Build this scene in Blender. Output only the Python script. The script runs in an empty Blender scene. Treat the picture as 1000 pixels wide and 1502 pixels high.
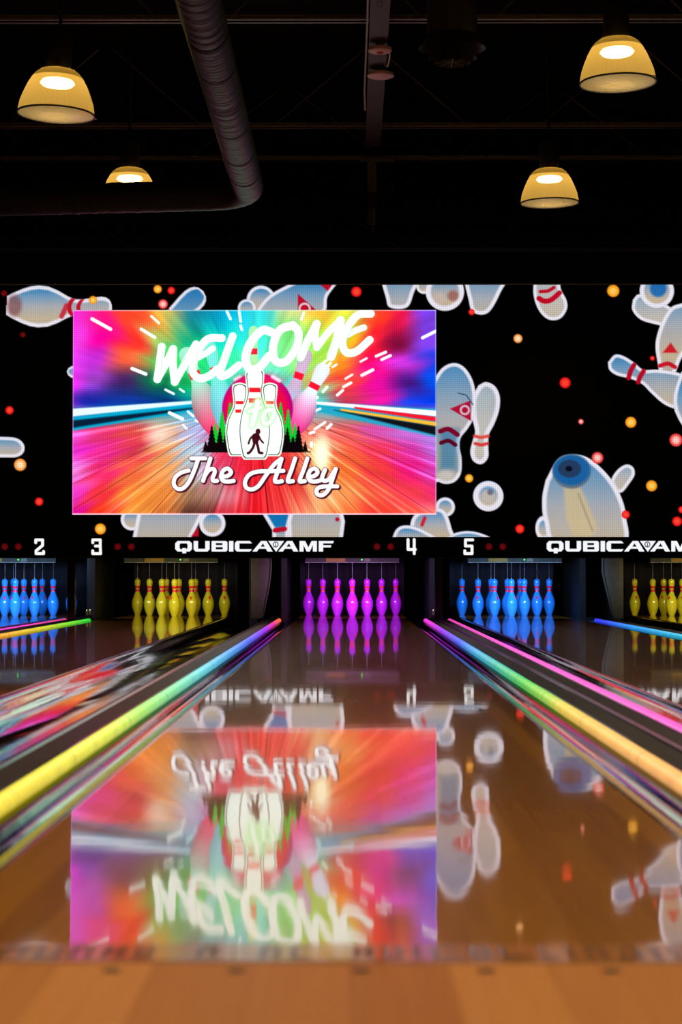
import bpy, math, random
import numpy as np
from mathutils import Vector, Matrix, Euler
random.seed(7)
rng = np.random.default_rng(11)
S = bpy.context.scene
C = S.collection
PI = math.pi

# ------------------------------------------------------------------ camera
F, H = 2985.0, 0.44
cam = bpy.data.cameras.new('camera')
cam_o = bpy.data.objects.new('camera', cam)
C.objects.link(cam_o)
cam_o.location = (0, 0, H)
cam_o.rotation_euler = (math.radians(90 + 1.717), 0, math.radians(0.28))
cam.sensor_fit = 'VERTICAL'
cam.sensor_height = 36.0
cam.lens = F / 1502 * 36.0
cam.clip_end = 200
cam.dof.use_dof = True
cam.dof.focus_distance = 18.8
cam.dof.aperture_fstop = 5.6
S.camera = cam_o
_R = Euler(cam_o.rotation_euler).to_matrix()


def P(px, py, d):
    """where a line of sight through the photograph meets the plane Y = d"""
    v = _R @ Vector(((px - 500) / F, -(py - 751) / F, -1))
    return Vector((v.x / v.y * d, d, H + v.z / v.y * d))


# ------------------------------------------------------------------ helpers
def lin(c):
    c = np.asarray(c, dtype=np.float64) / 255.0
    return np.where(c <= 0.04045, c / 12.92, ((c + 0.055) / 1.055) ** 2.4)


def L4(*c):
    return tuple(float(x) for x in lin(c)) + (1.0,)


class MB:
    def __init__(s):
        s.v, s.f = [], []

    def add(s, vs, fs):
        o = len(s.v)
        s.v += [tuple(v) for v in vs]
        s.f += [tuple(o + i for i in f) for f in fs]
        return s

    def box(s, x0, x1, y0, y1, z0, z1):
        return s.add([(x0, y0, z0), (x1, y0, z0), (x1, y1, z0), (x0, y1, z0), (x0, y0, z1), (x1, y0, z1), (x1, y1, z1), (x0, y1, z1)],
                     [(0, 3, 2, 1), (4, 5, 6, 7), (0, 1, 5, 4), (1, 2, 6, 5), (2, 3, 7, 6), (3, 0, 4, 7)])

    def lathe(s, prof, c=(0, 0, 0), n=32, close=False, tilt=None):
        vs, fs = [], []
        for r, z in prof:
            for k in range(n):
                a = 2 * PI * k / n
                vs.append(Vector((r * math.cos(a), r * math.sin(a), z)))
        m = len(prof)
        rg = range(m) if close else range(m - 1)
        for i in rg:
            j = (i + 1) % m
            for k in range(n):
                k2 = (k + 1) % n
                fs.append((i * n + k, i * n + k2, j * n + k2, j * n + k))
        if tilt:
            R = Euler(tilt).to_matrix()
            vs = [R @ v for v in vs]
        c = Vector(c)
        return s.add([v + c for v in vs], fs)

    def tube(s, pts, rad, n=12, cap=True):
        pts = [Vector(p) for p in pts]
        rads = rad if isinstance(rad, (list, tuple)) else [rad] * len(pts)
        up = None
        vs, fs = [], []
        for i, p in enumerate(pts):
            a = pts[max(0, i - 1)]
            b = pts[min(len(pts) - 1, i + 1)]
            t = (b - a).normalized()
            if up is None:
                up = Vector((0, 0, 1)) if abs(t.z) < .9 else Vector((0, 1, 0))
            u = (up - t * up.dot(t)).normalized()
            up = u
            w = t.cross(u)
            for k in range(n):
                q = 2 * PI * k / n
                vs.append(p + (u * math.cos(q) + w * math.sin(q)) * rads[i])
        for i in range(len(pts) - 1):
            for k in range(n):
                k2 = (k + 1) % n
                fs.append((i * n + k, i * n + k2, (i + 1) * n + k2, (i + 1) * n + k))
        if cap:
            fs.append(tuple(range(n - 1, -1, -1)))
            fs.append(tuple((len(pts) - 1) * n + k for k in range(n)))
        return s.add(vs, fs)

    def bar(s, a, b, w):
        return s.tube([a, b], w * .7, n=4)

    def profile(s, pts, ys, closed=False):
        """cross-section (x, z) swept along Y at the stations ys"""
        n = len(pts)
        vs = [(x, y, z) for y in ys for x, z in pts]
        fs = []
        for i in range(len(ys) - 1):
            for k in range(n if closed else n - 1):
                k2 = (k + 1) % n
                fs.append((i * n + k, i * n + k2, (i + 1) * n + k2, (i + 1) * n + k))
        if closed:
            fs.append(tuple(range(n)))
            fs.append(tuple((len(ys) - 1) * n + k for k in range(n - 1, -1, -1)))
        return s.add(vs, fs)

    def prism(s, poly, y0, y1):
        """outline in (x, z) with thickness along Y"""
        n = len(poly)
        return s.add([(x, y0, z) for x, z in poly] + [(x, y1, z) for x, z in poly],
                     [tuple(range(n)), tuple(range(2 * n - 1, n - 1, -1))] + [(k, n + k, n + (k + 1) % n, (k + 1) % n) for k in range(n)])


def obj(name, mb, mat, parent=None, smooth=False, bevel=0):
    me = bpy.data.meshes.new(name)
    off = Vector(parent.get('_loc', (0, 0, 0))) if parent is not None else Vector((0, 0, 0))
    me.from_pydata([tuple(Vector(v) - off) for v in mb.v], [], mb.f)
    me.materials.append(mat)
    o = bpy.data.objects.new(name, me)
    C.objects.link(o)
    if parent is not None:
        o.parent = parent
        o['_loc'] = tuple(off)
    if smooth:
        me.polygons.foreach_set('use_smooth', [True] * len(me.polygons))
        me.set_sharp_from_angle(angle=math.radians(42))
    if bevel:
        m = o.modifiers.new('bevel', 'BEVEL')
        m.width = bevel
        m.segments = 2
    return o


def thing(name, label, cat, loc=(0, 0, 0), group=None):
    o = bpy.data.objects.new(name, None)
    C.objects.link(o)
    o.location = loc
    o['_loc'] = tuple(loc)
    o.empty_display_size = .1
    o['label'] = label
    o['category'] = cat
    if group:
        o['group'] = group
    return o


def tag(o, label, cat, group=None):
    o['label'] = label
    o['category'] = cat
    if group:
        o['group'] = group
    return o


def struct(name, mb, mat, parent=None):
    o = obj(name, mb, mat, parent)
    if parent is None:
        o['kind'] = 'structure'
    return o


def copy_tree(o, parent=None):
    c = o.copy()
    C.objects.link(c)
    if parent is not None:
        c.parent = parent
    for ch in list(o.children):
        copy_tree(ch, c)
    return c


# ------------------------------------------------------------------ materials
class NT:
    def __init__(s, name):
        s.m = bpy.data.materials.new(name)
        s.m.use_nodes = True
        s.t = s.m.node_tree
        s.t.nodes.clear()
        s.out = s.n('ShaderNodeOutputMaterial')

    def n(s, typ, **kw):
        nd = s.t.nodes.new(typ)
        for k, v in kw.items():
            setattr(nd, k, v)
        return nd

    def l(s, a, b):
        s.t.links.new(a, b)

    def math(s, op, a, b=None, clamp=False):
        nd = s.n('ShaderNodeMath', operation=op, use_clamp=clamp)
        for i, x in enumerate((a, b)):
            if x is None:
                continue
            if hasattr(x, 'type'):
                s.l(x, nd.inputs[i])
            else:
                nd.inputs[i].default_value = x
        return nd.outputs[0]

    def ramp(s, fac, stops):
        nd = s.n('ShaderNodeValToRGB')
        e = nd.color_ramp.elements
        while len(e) < len(stops):
            e.new(.5)
        for k, (p, c) in enumerate(stops):
            e[k].position = p
            e[k].color = c
        s.l(fac, nd.inputs[0])
        return nd.outputs[0]


def pbr(name, col, rough=.5, metal=0., spec=.5, noise=0., nscale=20., bump=0., coat=0.):
    t = NT(name)
    b = t.n('ShaderNodeBsdfPrincipled')
    b.inputs['Base Color'].default_value = col
    b.inputs['Roughness'].default_value = rough
    b.inputs['Metallic'].default_value = metal
    b.inputs['Specular IOR Level'].default_value = spec
    b.inputs['Coat Weight'].default_value = coat
    b.inputs['Coat Roughness'].default_value = .05
    if noise or bump:
        tc = t.n('ShaderNodeTexCoord')
        nz = t.n('ShaderNodeTexNoise')
        nz.inputs['Scale'].default_value = nscale
        nz.inputs['Detail'].default_value = 4
        t.l(tc.outputs['Object'], nz.inputs['Vector'])
        if noise:
            c = np.array(col[:3])
            r = t.ramp(nz.outputs['Fac'], [(.3, tuple(c * (1 - noise)) + (1,)), (.7, tuple(np.minimum(1, c * (1 + noise))) + (1,))])
            t.l(r, b.inputs['Base Color'])
        if bump:
            bp = t.n('ShaderNodeBump')
            bp.inputs['Distance'].default_value = bump
            t.l(nz.outputs['Fac'], bp.inputs['Height'])
            t.l(bp.outputs[0], b.inputs['Normal'])
    t.l(b.outputs[0], t.out.inputs[0])
    return t.m


def emit(name, col, strength):
    t = NT(name)
    e = t.n('ShaderNodeEmission')
    e.inputs[0].default_value = col
    e.inputs[1].default_value = strength
    t.l(e.outputs[0], t.out.inputs[0])
    return t.m


def wood(name, base, dark, board, gloss, tone=.35, cw=1.0):
    t = NT(name)
    g = t.n('ShaderNodeNewGeometry')
    sp = t.n('ShaderNodeSeparateXYZ')
    t.l(g.outputs['Position'], sp.inputs[0])
    bx = t.math('FLOOR', t.math('DIVIDE', sp.outputs[0], board))
    # boards of one run have their butt joints at different places
    wn0 = t.n('ShaderNodeTexWhiteNoise', noise_dimensions='1D')
    t.l(bx, wn0.inputs['W'])
    yy = t.math('FLOOR', t.math('ADD', t.math('DIVIDE', sp.outputs[1], 3.2), wn0.outputs['Value']))
    cb = t.n('ShaderNodeCombineXYZ')
    t.l(bx, cb.inputs[0])
    t.l(yy, cb.inputs[1])
    wn = t.n('ShaderNodeTexWhiteNoise', noise_dimensions='2D')
    t.l(cb.outputs[0], wn.inputs['Vector'])
    mp = t.n('ShaderNodeMapping')
    mp.inputs['Scale'].default_value = (60, 1.6, 1)
    t.l(g.outputs['Position'], mp.inputs[0])
    gr = t.n('ShaderNodeTexNoise')
    gr.inputs['Scale'].default_value = 1.5
    gr.inputs['Detail'].default_value = 5
    t.l(mp.outputs[0], gr.inputs['Vector'])
    fac = t.math('ADD', t.math('MULTIPLY', wn.outputs['Value'], tone), t.math('MULTIPLY', gr.outputs['Fac'], .45), clamp=True)
    col = t.ramp(fac, [(.1, dark), (.8, base)])
    # thin seams between boards
    fr = t.math('FRACT', t.math('DIVIDE', sp.outputs[0], board))
    seam = t.math('GREATER_THAN', t.math('ABSOLUTE', t.math('SUBTRACT', fr, .5)), .487)
    mx = t.n('ShaderNodeMix', data_type='RGBA')
    t.l(t.math('MULTIPLY', seam, .25), mx.inputs[0])
    t.l(col, mx.inputs[6])
    mx.inputs[7].default_value = (dark[0] * .3, dark[1] * .3, dark[2] * .3, 1)
    b = t.n('ShaderNodeBsdfPrincipled')
    t.l(mx.outputs[2], b.inputs['Base Color'])
    if gloss:
        b.inputs['Roughness'].default_value = .32
        b.inputs['Specular IOR Level'].default_value = .35
        b.inputs['Coat Weight'].default_value = cw
        b.inputs['Coat Roughness'].default_value = gloss
        b.inputs['Coat IOR'].default_value = 2.2
        m2 = t.n('ShaderNodeMapping')
        m2.inputs['Scale'].default_value = (3.8, 4.2, 1)
        t.l(g.outputs['Position'], m2.inputs[0])
        w = t.n('ShaderNodeTexNoise')
        w.inputs['Scale'].default_value = 1.6
        w.inputs['Detail'].default_value = 2
        t.l(m2.outputs[0], w.inputs['Vector'])
        bp = t.n('ShaderNodeBump')
        bp.inputs['Distance'].default_value = .00018
        bp.inputs['Strength'].default_value = 1
        t.l(w.outputs['Fac'], bp.inputs['Height'])
        t.l(bp.outputs[0], b.inputs['Coat Normal'])
    else:
        b.inputs['Roughness'].default_value = .42
        b.inputs['Specular IOR Level'].default_value = .3
    t.l(b.outputs[0], t.out.inputs[0])
    return t.m


M = {}
M['lane'] = wood('lane_wood', L4(206, 138, 28), L4(142, 84, 12), .054, .03, .5)
M['strip'] = wood('lane_head_wood', L4(200, 128, 60), L4(150, 88, 34), .054, .06, .4, .55)
M['approach'] = wood('approach_wood', L4(194, 130, 72), L4(156, 92, 42), .108, 0, .5)
M['black'] = pbr('matte_black', (.012, .011, .011, 1), .7)
M['room'] = pbr('room_black', (.006, .0055, .005, 1), .9, spec=.1)
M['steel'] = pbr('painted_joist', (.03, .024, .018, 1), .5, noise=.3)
M['gutter'] = pbr('gutter_plastic', (.010, .010, .011, 1), .06, spec=.75, coat=.6, bump=.0016, nscale=4)
M['cap'] = pbr('cap_plastic', (.022, .016, .017, 1), .42, spec=.3, noise=.12, nscale=30)
M['hood'] = pbr('hood_black', (.010, .009, .010, 1), .16, spec=.6)
M['chrome'] = pbr('chrome', (.6, .58, .55, 1), .2, metal=1)
M['duct'] = pbr('duct_sleeve', (.016, .012, .011, 1), .5, spec=.25, noise=.3, nscale=9, bump=.01)
M['curtain'] = pbr('pit_curtain', (.022, .018, .026, 1), .9, spec=.1)
M['door'] = pbr('ball_door_panel', (.15, .13, .10, 1), .6, noise=.15)
M['kick'] = pbr('kickback', (.010, .009, .009, 1), .55, spec=.2)
M['brass'] = pbr('brass', (.7, .5, .2, 1), .3, metal=1)
M['red'] = pbr('pin_red', L4(225, 30, 45), .3)
M['lit_red'] = pbr('pin_stripe_light_tint', L4(240, 40, 95), .3)  # red stripe, pinked by lane light painted into its colour
M['bluelit_pin'] = pbr('pin_blue_light_tint', L4(46, 146, 250), .18, coat=.5)  # white pin with the blue lane light painted into its base colour
M['yellowlit_pin'] = pbr('pin_yellow_light_tint', L4(214, 204, 44), .18, coat=.5)  # white pin again, yellow lane light put into the colour
M['maglit_pin'] = pbr('pin_magenta_light_tint', L4(206, 46, 250), .18, coat=.5)  # white pin, its magenta is lane light baked into the colour
M['string'] = pbr('string', (.35, .35, .4, 1), .6)
M['mark'] = pbr('inlay_dark', (.03, .02, .015, 1), .4)
M['letter'] = pbr('floor_lettering', (.17, .08, .035, 1), .3, coat=.6)
M['white'] = pbr('detector_plastic', (.9, .5, .45, 1), .5)
M['orange'] = pbr('detector_lens', (.7, .12, .03, 1), .4)
M['yellowtag'] = pbr('yellow_sticker', (.10, .055, .006, 1), .6, spec=.1)
M['whitetag'] = pbr('white_sticker', (.06, .06, .05, 1), .6, spec=.1)
M['grey'] = pbr('machine_grey', (.16, .15, .13, 1), .5, noise=.2)
M['edge'] = pbr('machine_edge', (.09, .09, .09, 1), .5)
M['plate'] = pbr('machine_plate', (.010, .010, .008, 1), .6, noise=.3, spec=.1)
M['brown'] = pbr('beam_brown', (.05, .030, .022, 1), .6, noise=.3)
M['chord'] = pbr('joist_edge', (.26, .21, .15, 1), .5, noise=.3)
M['bar'] = pbr('joist_bar', (.13, .11, .08, 1), .5)
M['cable'] = pbr('cable', (.05, .045, .04, 1), .45)
M['conduit'] = pbr('conduit', (.55, .45, .32, 1), .4)
M['greenled'] = emit('green_led', (.1, 1, .1, 1), 2)
M['redtag'] = emit('red_led', (1, .1, .05, 1), .6)
M['lampcap'] = pbr('lamp_cap', (.30, .22, .08, 1), .35, metal=.6)
M['rim'] = pbr('lamp_rim', (.05, .04, .03, 1), .4)


def acrylic(name, col, tr, em):
    t = NT(name)
    a = t.n('ShaderNodeBsdfTransparent')
    b = t.n('ShaderNodeBsdfTranslucent')
    b.inputs[0].default_value = col
    g = t.n('ShaderNodeBsdfGlossy')
    g.inputs['Roughness'].default_value = .15
    g.inputs[0].default_value = (.8, .75, .6, 1)
    # fine vertical prisms of the moulded dome
    tc = t.n('ShaderNodeTexCoord')
    sp = t.n('ShaderNodeSeparateXYZ')
    t.l(tc.outputs['Object'], sp.inputs[0])
    ang = t.math('ARCTAN2', sp.outputs[0], sp.outputs[1])
    w = t.math('SINE', t.math('MULTIPLY', ang, 150))
    fac = t.math('ADD', t.math('MULTIPLY', w, .07), 1 - tr, clamp=True)
    m1 = t.n('ShaderNodeMixShader')
    t.l(fac, m1.inputs[0])
    t.l(a.outputs[0], m1.inputs[1])
    t.l(b.outputs[0], m1.inputs[2])
    m2 = t.n('ShaderNodeMixShader')
    m2.inputs[0].default_value = .12
    t.l(m1.outputs[0], m2.inputs[1])
    t.l(g.outputs[0], m2.inputs[2])
    e = t.n('ShaderNodeEmission')
    e.inputs[0].default_value = col
    e.inputs[1].default_value = em
    ad = t.n('ShaderNodeAddShader')
    t.l(m2.outputs[0], ad.inputs[0])
    t.l(e.outputs[0], ad.inputs[1])
    t.l(ad.outputs[0], t.out.inputs[0])
    return t.m


M['dome'] = acrylic('prismatic_acrylic', (.85, .60, .17, 1), .45, .05)
M['lens'] = acrylic('clear_lens', (1, .8, .5, 1), .8, .02)
M['lampcap'] = acrylic('lamp_cap_tinted', (.17, .11, .025, 1), .03, .0)
M['bulb'] = emit('lamp_bulb', (1, .80, .38, 1), 8)

# ------------------------------------------------------------------ the video wall picture
DS = 18.7
x0_, x1_ = P(0, 600, DS).x, P(1000, 600, DS).x
z0_, z1_ = P(500, 418, DS).z, P(500, 818, DS).z


def WX(u):
    return x0_ + (x1_ - x0_) * u / 1000.0


def WZ(v):
    return z0_ + (z1_ - z0_) * (v - 418) / 400.0


PROF = [(0, 1.01), (.02, 1.06), (.75, 1.41), (2.25, 1.955), (3.375, 2.255), (4.5, 2.383), (5.875, 2.28), (7.25, 1.85), (8.625, 1.24),
        (9.375, .985), (10, .9), (10.875, .935), (11.75, 1.05), (12.625, 1.2), (13.5, 1.274), (14.1, 1.2), (14.55, .98), (14.85, .62), (15, 0)]
PT = np.array([p[0] / 15 for p in PROF])
PR = np.array([p[1] / 15 for p in PROF])


def crom(pts, n=10):
    pts = [np.array(p, float) for p in pts]
    q = [2 * pts[0] - pts[1]] + pts + [2 * pts[-1] - pts[-2]]
    out = []
    for i in range(1, len(q) - 2):
        for k in range(n):
            t = k / n
            a, b, c, d = q[i - 1], q[i], q[i + 1], q[i + 2]
            out.append(.5 * ((2 * b) + (c - a) * t + (2 * a - 5 * b + 4 * c - d) * t * t + (3 * b - 3 * c + d - a) * t ** 3))
    out.append(pts[-1])
    return out


class Canvas:
    def __init__(s, u0, u1, v0, v1, step, bg=(0, 0, 0)):
        s.u = np.linspace(u0, u1, int(round((u1 - u0) / step)) + 1)
        s.v = np.linspace(v0, v1, int(round((v1 - v0) / step)) + 1)
        s.step = step
        s.a = np.zeros((len(s.v), len(s.u), 3)) + np.array(bg, float)

    def win(s, pts, pad):
        p = np.array(pts, float)
        i0, i1 = np.searchsorted(s.u, [p[:, 0].min() - pad, p[:, 0].max() + pad])
        j0, j1 = np.searchsorted(s.v, [p[:, 1].min() - pad, p[:, 1].max() + pad])
        if i1 <= i0 or j1 <= j0:
            return None
        U, V = np.meshgrid(s.u[i0:i1], s.v[j0:j1])
        return (slice(j0, j1), slice(i0, i1)), U, V

    def put(s, sl, m, col):
        m = np.clip(m, 0, 1)[..., None]
        s.a[sl] = s.a[sl] * (1 - m) + np.asarray(col, float) * m

    def sd_line(s, U, V, pts):
        d = np.full(U.shape, 1e9)
        for a, b in zip(pts[:-1], pts[1:]):
            ax, ay = a[0], a[1]
            bx, by = b[0] - ax, b[1] - ay
            t = np.clip(((U - ax) * bx + (V - ay) * by) / (bx * bx + by * by + 1e-9), 0, 1)
            d = np.minimum(d, np.hypot(U - ax - bx * t, V - ay - by * t))
        return d

    def stroke(s, pts, w, col, soft=.6, op=1.):
        r = s.win(pts, w + soft * 2)
        if r:
            sl, U, V = r
            s.put(sl, op * np.clip((w / 2 - s.sd_line(U, V, pts)) / soft + .5, 0, 1), col)

    def sd_poly(s, U, V, pts):
        d = s.sd_line(U, V, list(pts) + [pts[0]])
        ins = np.zeros(U.shape, bool)
        n = len(pts)
        for i in range(n):
            ax, ay = pts[i][:2]
            bx, by = pts[(i + 1) % n][:2]
            if ay == by:
                continue
            c = ((V >= min(ay, by)) & (V < max(ay, by)) & (U < ax + (V - ay) * (bx - ax) / (by - ay)))
            ins ^= c
        return np.where(ins, d, -d)

    def poly(s, pts, col, soft=.7, op=1.):
        r = s.win(pts, soft * 2 + 1)
        if r:
            sl, U, V = r
            s.put(sl, op * np.clip(s.sd_poly(U, V, pts) / soft + .5, 0, 1), col)

    def disc(s, c, r_, col, soft=1., op=1., ry=None, rot=0):
        ry = ry or r_
        R = max(r_, ry)
        r = s.win([(c[0] - R, c[1] - R), (c[0] + R, c[1] + R)], soft * 2)
        if r:
            sl, U, V = r
            du, dv = U - c[0], V - c[1]
            p, q = du * math.cos(rot) + dv * math.sin(rot), -du * math.sin(rot) + dv * math.cos(rot)
            d = (1 - np.hypot(p / r_, q / ry)) * min(r_, ry)
            s.put(sl, op * np.clip(d / soft + .5, 0, 1), col)

    def shade(s, V, top, bot, U=None):
        """sky-blue above, grey, then tan below"""
        t = np.clip((V - top) / max(1., bot - top), 0, 1)
        st = np.array([[18, 112, 178], [112, 152, 186], [168, 170, 176], [196, 178, 150], [170, 160, 158]], float)
        k = [0, .28, .5, .78, 1]
        return np.stack([np.interp(t, k, st[:, i]) for i in range(3)], -1)

    def blob(s, e, sl, V, rim, top, bot, rimcol=(232, 228, 240)):
        c = s.shade(V, top, bot)
        pl = getattr(s, 'pale', 0.)
        c = c * (1 - pl) + np.array((196, 192, 186.)) * pl
        s.put(sl, e / 1.6 + .5, c)
        s.put(sl, np.clip(e / 1.6 + .5, 0, 1) * np.clip((rim - e) / (rim * .45) + .3, 0, 1), rimcol)

    def pin(s, base, head, wf=1., rim=5, bands=True, bandcol=(190, 10, 35), op=1.):
        b, h = np.array(base, float), np.array(head, float)
        ax = h - b
        L = np.hypot(*ax)
        ax /= L
        r = s.win([b, h], L * .2 * wf + 4)
        if not r:
            return
        sl, U, V = r
        t = ((U - b[0]) * ax[0] + (V - b[1]) * ax[1]) / L
        q = -(U - b[0]) * ax[1] + (V - b[1]) * ax[0]
        rr = np.interp(t, PT, PR, left=-.1, right=-.1) * L * wf
        e = np.minimum(rr - np.abs(q), np.minimum(t * L + 1, (1 - t) * L + 1))
        vs = V[e > 0]
        if vs.size == 0:
            return
        c = s.shade(V, vs.min() - 4, vs.max() + 4)
        s.put(sl, np.clip(e / 1.6 + .5, 0, 1) * op, c)
        s.put(sl, np.clip(e / 1.6 + .5, 0, 1) * np.clip((rim - e) / (rim * .45) + .3, 0, 1) * op, (230, 226, 238))
        if bands:
            cv = t + .10 * (1 - (q / (np.abs(rr) + 1e-6)) ** 2) * .4
            for a0, a1 in ((.615, .655), (.70, .74)):
                s.put(sl, np.clip(e / 1.6 + .5, 0, 1) * np.clip((cv - a0) * L + .5, 0, 1) * np.clip((a1 - cv) * L + .5, 0, 1) * .95, bandcol)

    def shape(s, pts, rim, top=None, bot=None, smooth=True, pale=0.):
        s.pale = pale
        p = crom(pts + [pts[0]], 6)[:-1] if smooth else pts
        r = s.win(p, 5)
        if not r:
            return
        sl, U, V = r
        e = s.sd_poly(U, V, p)
        ys = [q[1] for q in p]
        s.blob(e, sl, V, rim, min(ys) - 3 if top is None else top, max(ys) + 3 if bot is None else bot)
        s.pale = 0.

    def ring(s, c, r_, rim, inner=None, ry=None):
        ry = ry or r_
        r = s.win([(c[0] - r_, c[1] - ry), (c[0] + r_, c[1] + ry)], 4)
        if not r:
            return
        sl, U, V = r
        e = (1 - np.hypot((U - c[0]) / r_, (V - c[1]) / ry)) * min(r_, ry)
        s.blob(e, sl, V, rim, c[1] - ry, c[1] + ry)

    def mesh(s, name, parent, mat, Y):
        nu, nv = len(s.u), len(s.v)
        off = Vector(parent['_loc'])
        X = np.interp(s.u, [0, 1000], [x0_, x1_]) if False else x0_ + (x1_ - x0_) * s.u / 1000.0
        Z = z0_ + (z1_ - z0_) * (s.v - 418) / 400.0
        XX, ZZ = np.meshgrid(X, Z)
        co = np.stack([XX - off.x, np.full(XX.shape, Y - off.y), ZZ - off.z], -1).astype(np.float32).reshape(-1)
        me = bpy.data.meshes.new(name)
        me.vertices.add(nu * nv)
        me.vertices.foreach_set('co', co)
        ii = (np.arange(nv - 1)[:, None] * nu + np.arange(nu - 1)[None, :]).reshape(-1)
        quads = np.stack([ii, ii + nu, ii + nu + 1, ii + 1], -1).astype(np.int32)
        nf = len(quads)
        me.loops.add(nf * 4)
        me.loops.foreach_set('vertex_index', quads.reshape(-1))
        me.polygons.add(nf)
        me.polygons.foreach_set('loop_start', np.arange(nf, dtype=np.int32) * 4)
        me.update(calc_edges=True)
        ca = me.color_attributes.new('picture', 'FLOAT_COLOR', 'POINT')
        col = np.ones((nv, nu, 4), np.float32)
        col[..., :3] = lin(np.clip(s.a, 0, 255))
        ca.data.foreach_set('color', col.reshape(-1))
        me.materials.append(mat)
        o = bpy.data.objects.new(name, me)
        C.objects.link(o)
        o.parent = parent
        return o


def led(name, strength, pitch, line):
    t = NT(name)
    at = t.n('ShaderNodeAttribute', attribute_name='picture')
    g = t.n('ShaderNodeNewGeometry')
    sp = t.n('ShaderNodeSeparateXYZ')
    t.l(g.outputs['Position'], sp.inputs[0])
    fs = []
    for k in (0, 2):
        fr = t.math('FRACT', t.math('DIVIDE', sp.outputs[k], pitch))
        fs.append(t.math('ABSOLUTE', t.math('SUBTRACT', fr, .5)))
    mx = t.math('MAXIMUM', fs[0], fs[1])
    gap = t.math('MULTIPLY', t.math('SUBTRACT', mx, .30), 6, clamp=True)     # the dark mask between the diodes
    k = t.math('SUBTRACT', 1.0, t.math('MULTIPLY', gap, line))
    e = t.n('ShaderNodeEmission')
    t.l(at.outputs['Color'], e.inputs[0])
    t.l(t.math('MULTIPLY', k, strength), e.inputs[1])
    gl = t.n('ShaderNodeBsdfPrincipled')
    gl.inputs['Base Color'].default_value = (.0015, .0015, .0015, 1)
    gl.inputs['Roughness'].default_value = .7
    gl.inputs['Specular IOR Level'].default_value = .03
    ad = t.n('ShaderNodeAddShader')
    t.l(e.outputs[0], ad.inputs[0])
    t.l(gl.outputs[0], ad.inputs[1])
    t.l(ad.outputs[0], t.out.inputs[0])
    return t.m


# ---- background of flying pins
bgc = Canvas(-200, 1200, 418, 788, 1.0)
bgc.pin((9, 448), (164, 452), 1.25, 6)
bgc.disc((20, 448), 11, (120, 60, 60), 6, .6, ry=16)
bgc.stroke([(97, 448), (90, 464)], 7, (200, 30, 50), 2, .85)
bgc.pin((140, 560), (298, 427), 1.0, 5)
bgc.ring((383, 440), 21, 5)
bgc.ring((362, 452), 13, 4)
bgc.pin((300, 560), (98, 545), .6, 4)
bgc.shape([(372, 462), (388, 440), (405, 427), (440, 410), (470, 400), (500, 404), (481, 434), (468, 462)], 5, 405, 500, True)
bgc.poly([(437, 431), (466, 457), (437, 457)], (190, 12, 40), 1.5)
bgc.disc((447, 453), 9, (225, 205, 215), 1.5)
bgc.disc((447, 453), 6, (190, 12, 40), 1.5)
bgc.poly([(468, 416), (489, 416), (481, 427)], (190, 12, 40), 1.5)
# below the inset
bgc.ring((194, 762), 16, 5)
bgc.ring((312, 768), 19, 6)
bgc.shape([(205, 740), (306, 740), (278, 796), (194, 796)], 6, 700, 830, False)
bgc.poly([(281, 787), (292, 772), (292, 787)], (190, 12, 40), 2)
bgc.shape([(380, 745), (432, 745), (424, 775), (424, 800), (400, 800), (400, 778)], 6, 770, 800, False)
bgc.stroke([(404, 778), (418, 776)], 7, (190, 10, 35), 1.5)
bgc.shape([(428, 740), (500, 740), (506, 765), (502, 798), (424, 798), (422, 765)], 6, 690, 830, False)
bgc.disc((495, 762), 3, (190, 10, 35), 1.5)
# top, right of the inset
bgc.shape([(556, 400), (614, 400), (607, 430), (597, 451), (572, 451), (566, 435)], 6, 380, 500)
bgc.ring((622, 420), 11, 4)
bgc.ring((653, 428), 28, 8)
bgc.disc((645, 437), 8, (200, 180, 170), 5, .8)
bgc.disc((665, 434), 8, (150, 90, 80), 5, .8)
bgc.shape([(678, 398), (744, 398), (734, 430), (716, 459), (694, 458), (687, 436)], 6, 380, 500)
bgc.shape([(785, 400), (783, 430), (789, 452), (800, 466), (812, 470), (824, 466), (832, 453), (831, 440), (823, 424), (818, 400)], 5, 380, 480, pale=.6)
bgc.stroke(crom([(793, 428), (804, 427), (813, 422)], 6), 5, (190, 10, 35), 1.2)
bgc.stroke(crom([(791, 438), (799, 442), (809, 440), (821, 430)], 6), 7.5, (190, 10, 35), 1.2)
# pair beside the inset
bgc.shape([(702, 566), (713, 561), (726, 567), (733, 582), (732, 602), (725, 622), (717, 638), (716, 655), (716, 670), (710, 679), (702, 681), (693, 675), (690, 662), (694, 645), (697, 633), (693, 612), (693, 585)], 7, 545, 690, pale=.7)
bgc.stroke(crom([(696, 640), (706, 642), (716, 640)], 6), 4.5, (226, 72, 62), 2.5)
bgc.stroke(crom([(697, 651), (706, 653), (715, 651)], 6), 4.5, (214, 50, 48), 2.5)
bgc.shape([(632, 565), (648, 541), (666, 533), (682, 540), (694, 560), (698, 586), (695, 612), (686, 629), (676, 642), (674, 656), (677, 674), (676, 694), (668, 706), (656, 710), (644, 707), (632, 695)], 5.5, 500, 720)
bgc.poly([(644, 630), (672, 630), (671, 690), (644, 690)], (20, 106, 170), 12, .6)
bgc.stroke(crom([(646, 633), (658, 630), (671, 638)], 6), 7, (120, 6, 40), 1.2)
bgc.stroke(crom([(647, 650), (658, 647), (668, 653)], 6), 6, (90, 6, 34), 1.2)
bgc.disc((654, 698), 12, (200, 196, 190), 6, .8, ry=8)
bgc.poly([(660, 600), (690, 588), (691, 618)], (176, 16, 52), 1.5)
bgc.disc((682, 602), 7.5, (215, 190, 205), 1.5)
bgc.disc((682, 602), 4.5, (176, 16, 52), 1.5)
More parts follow.
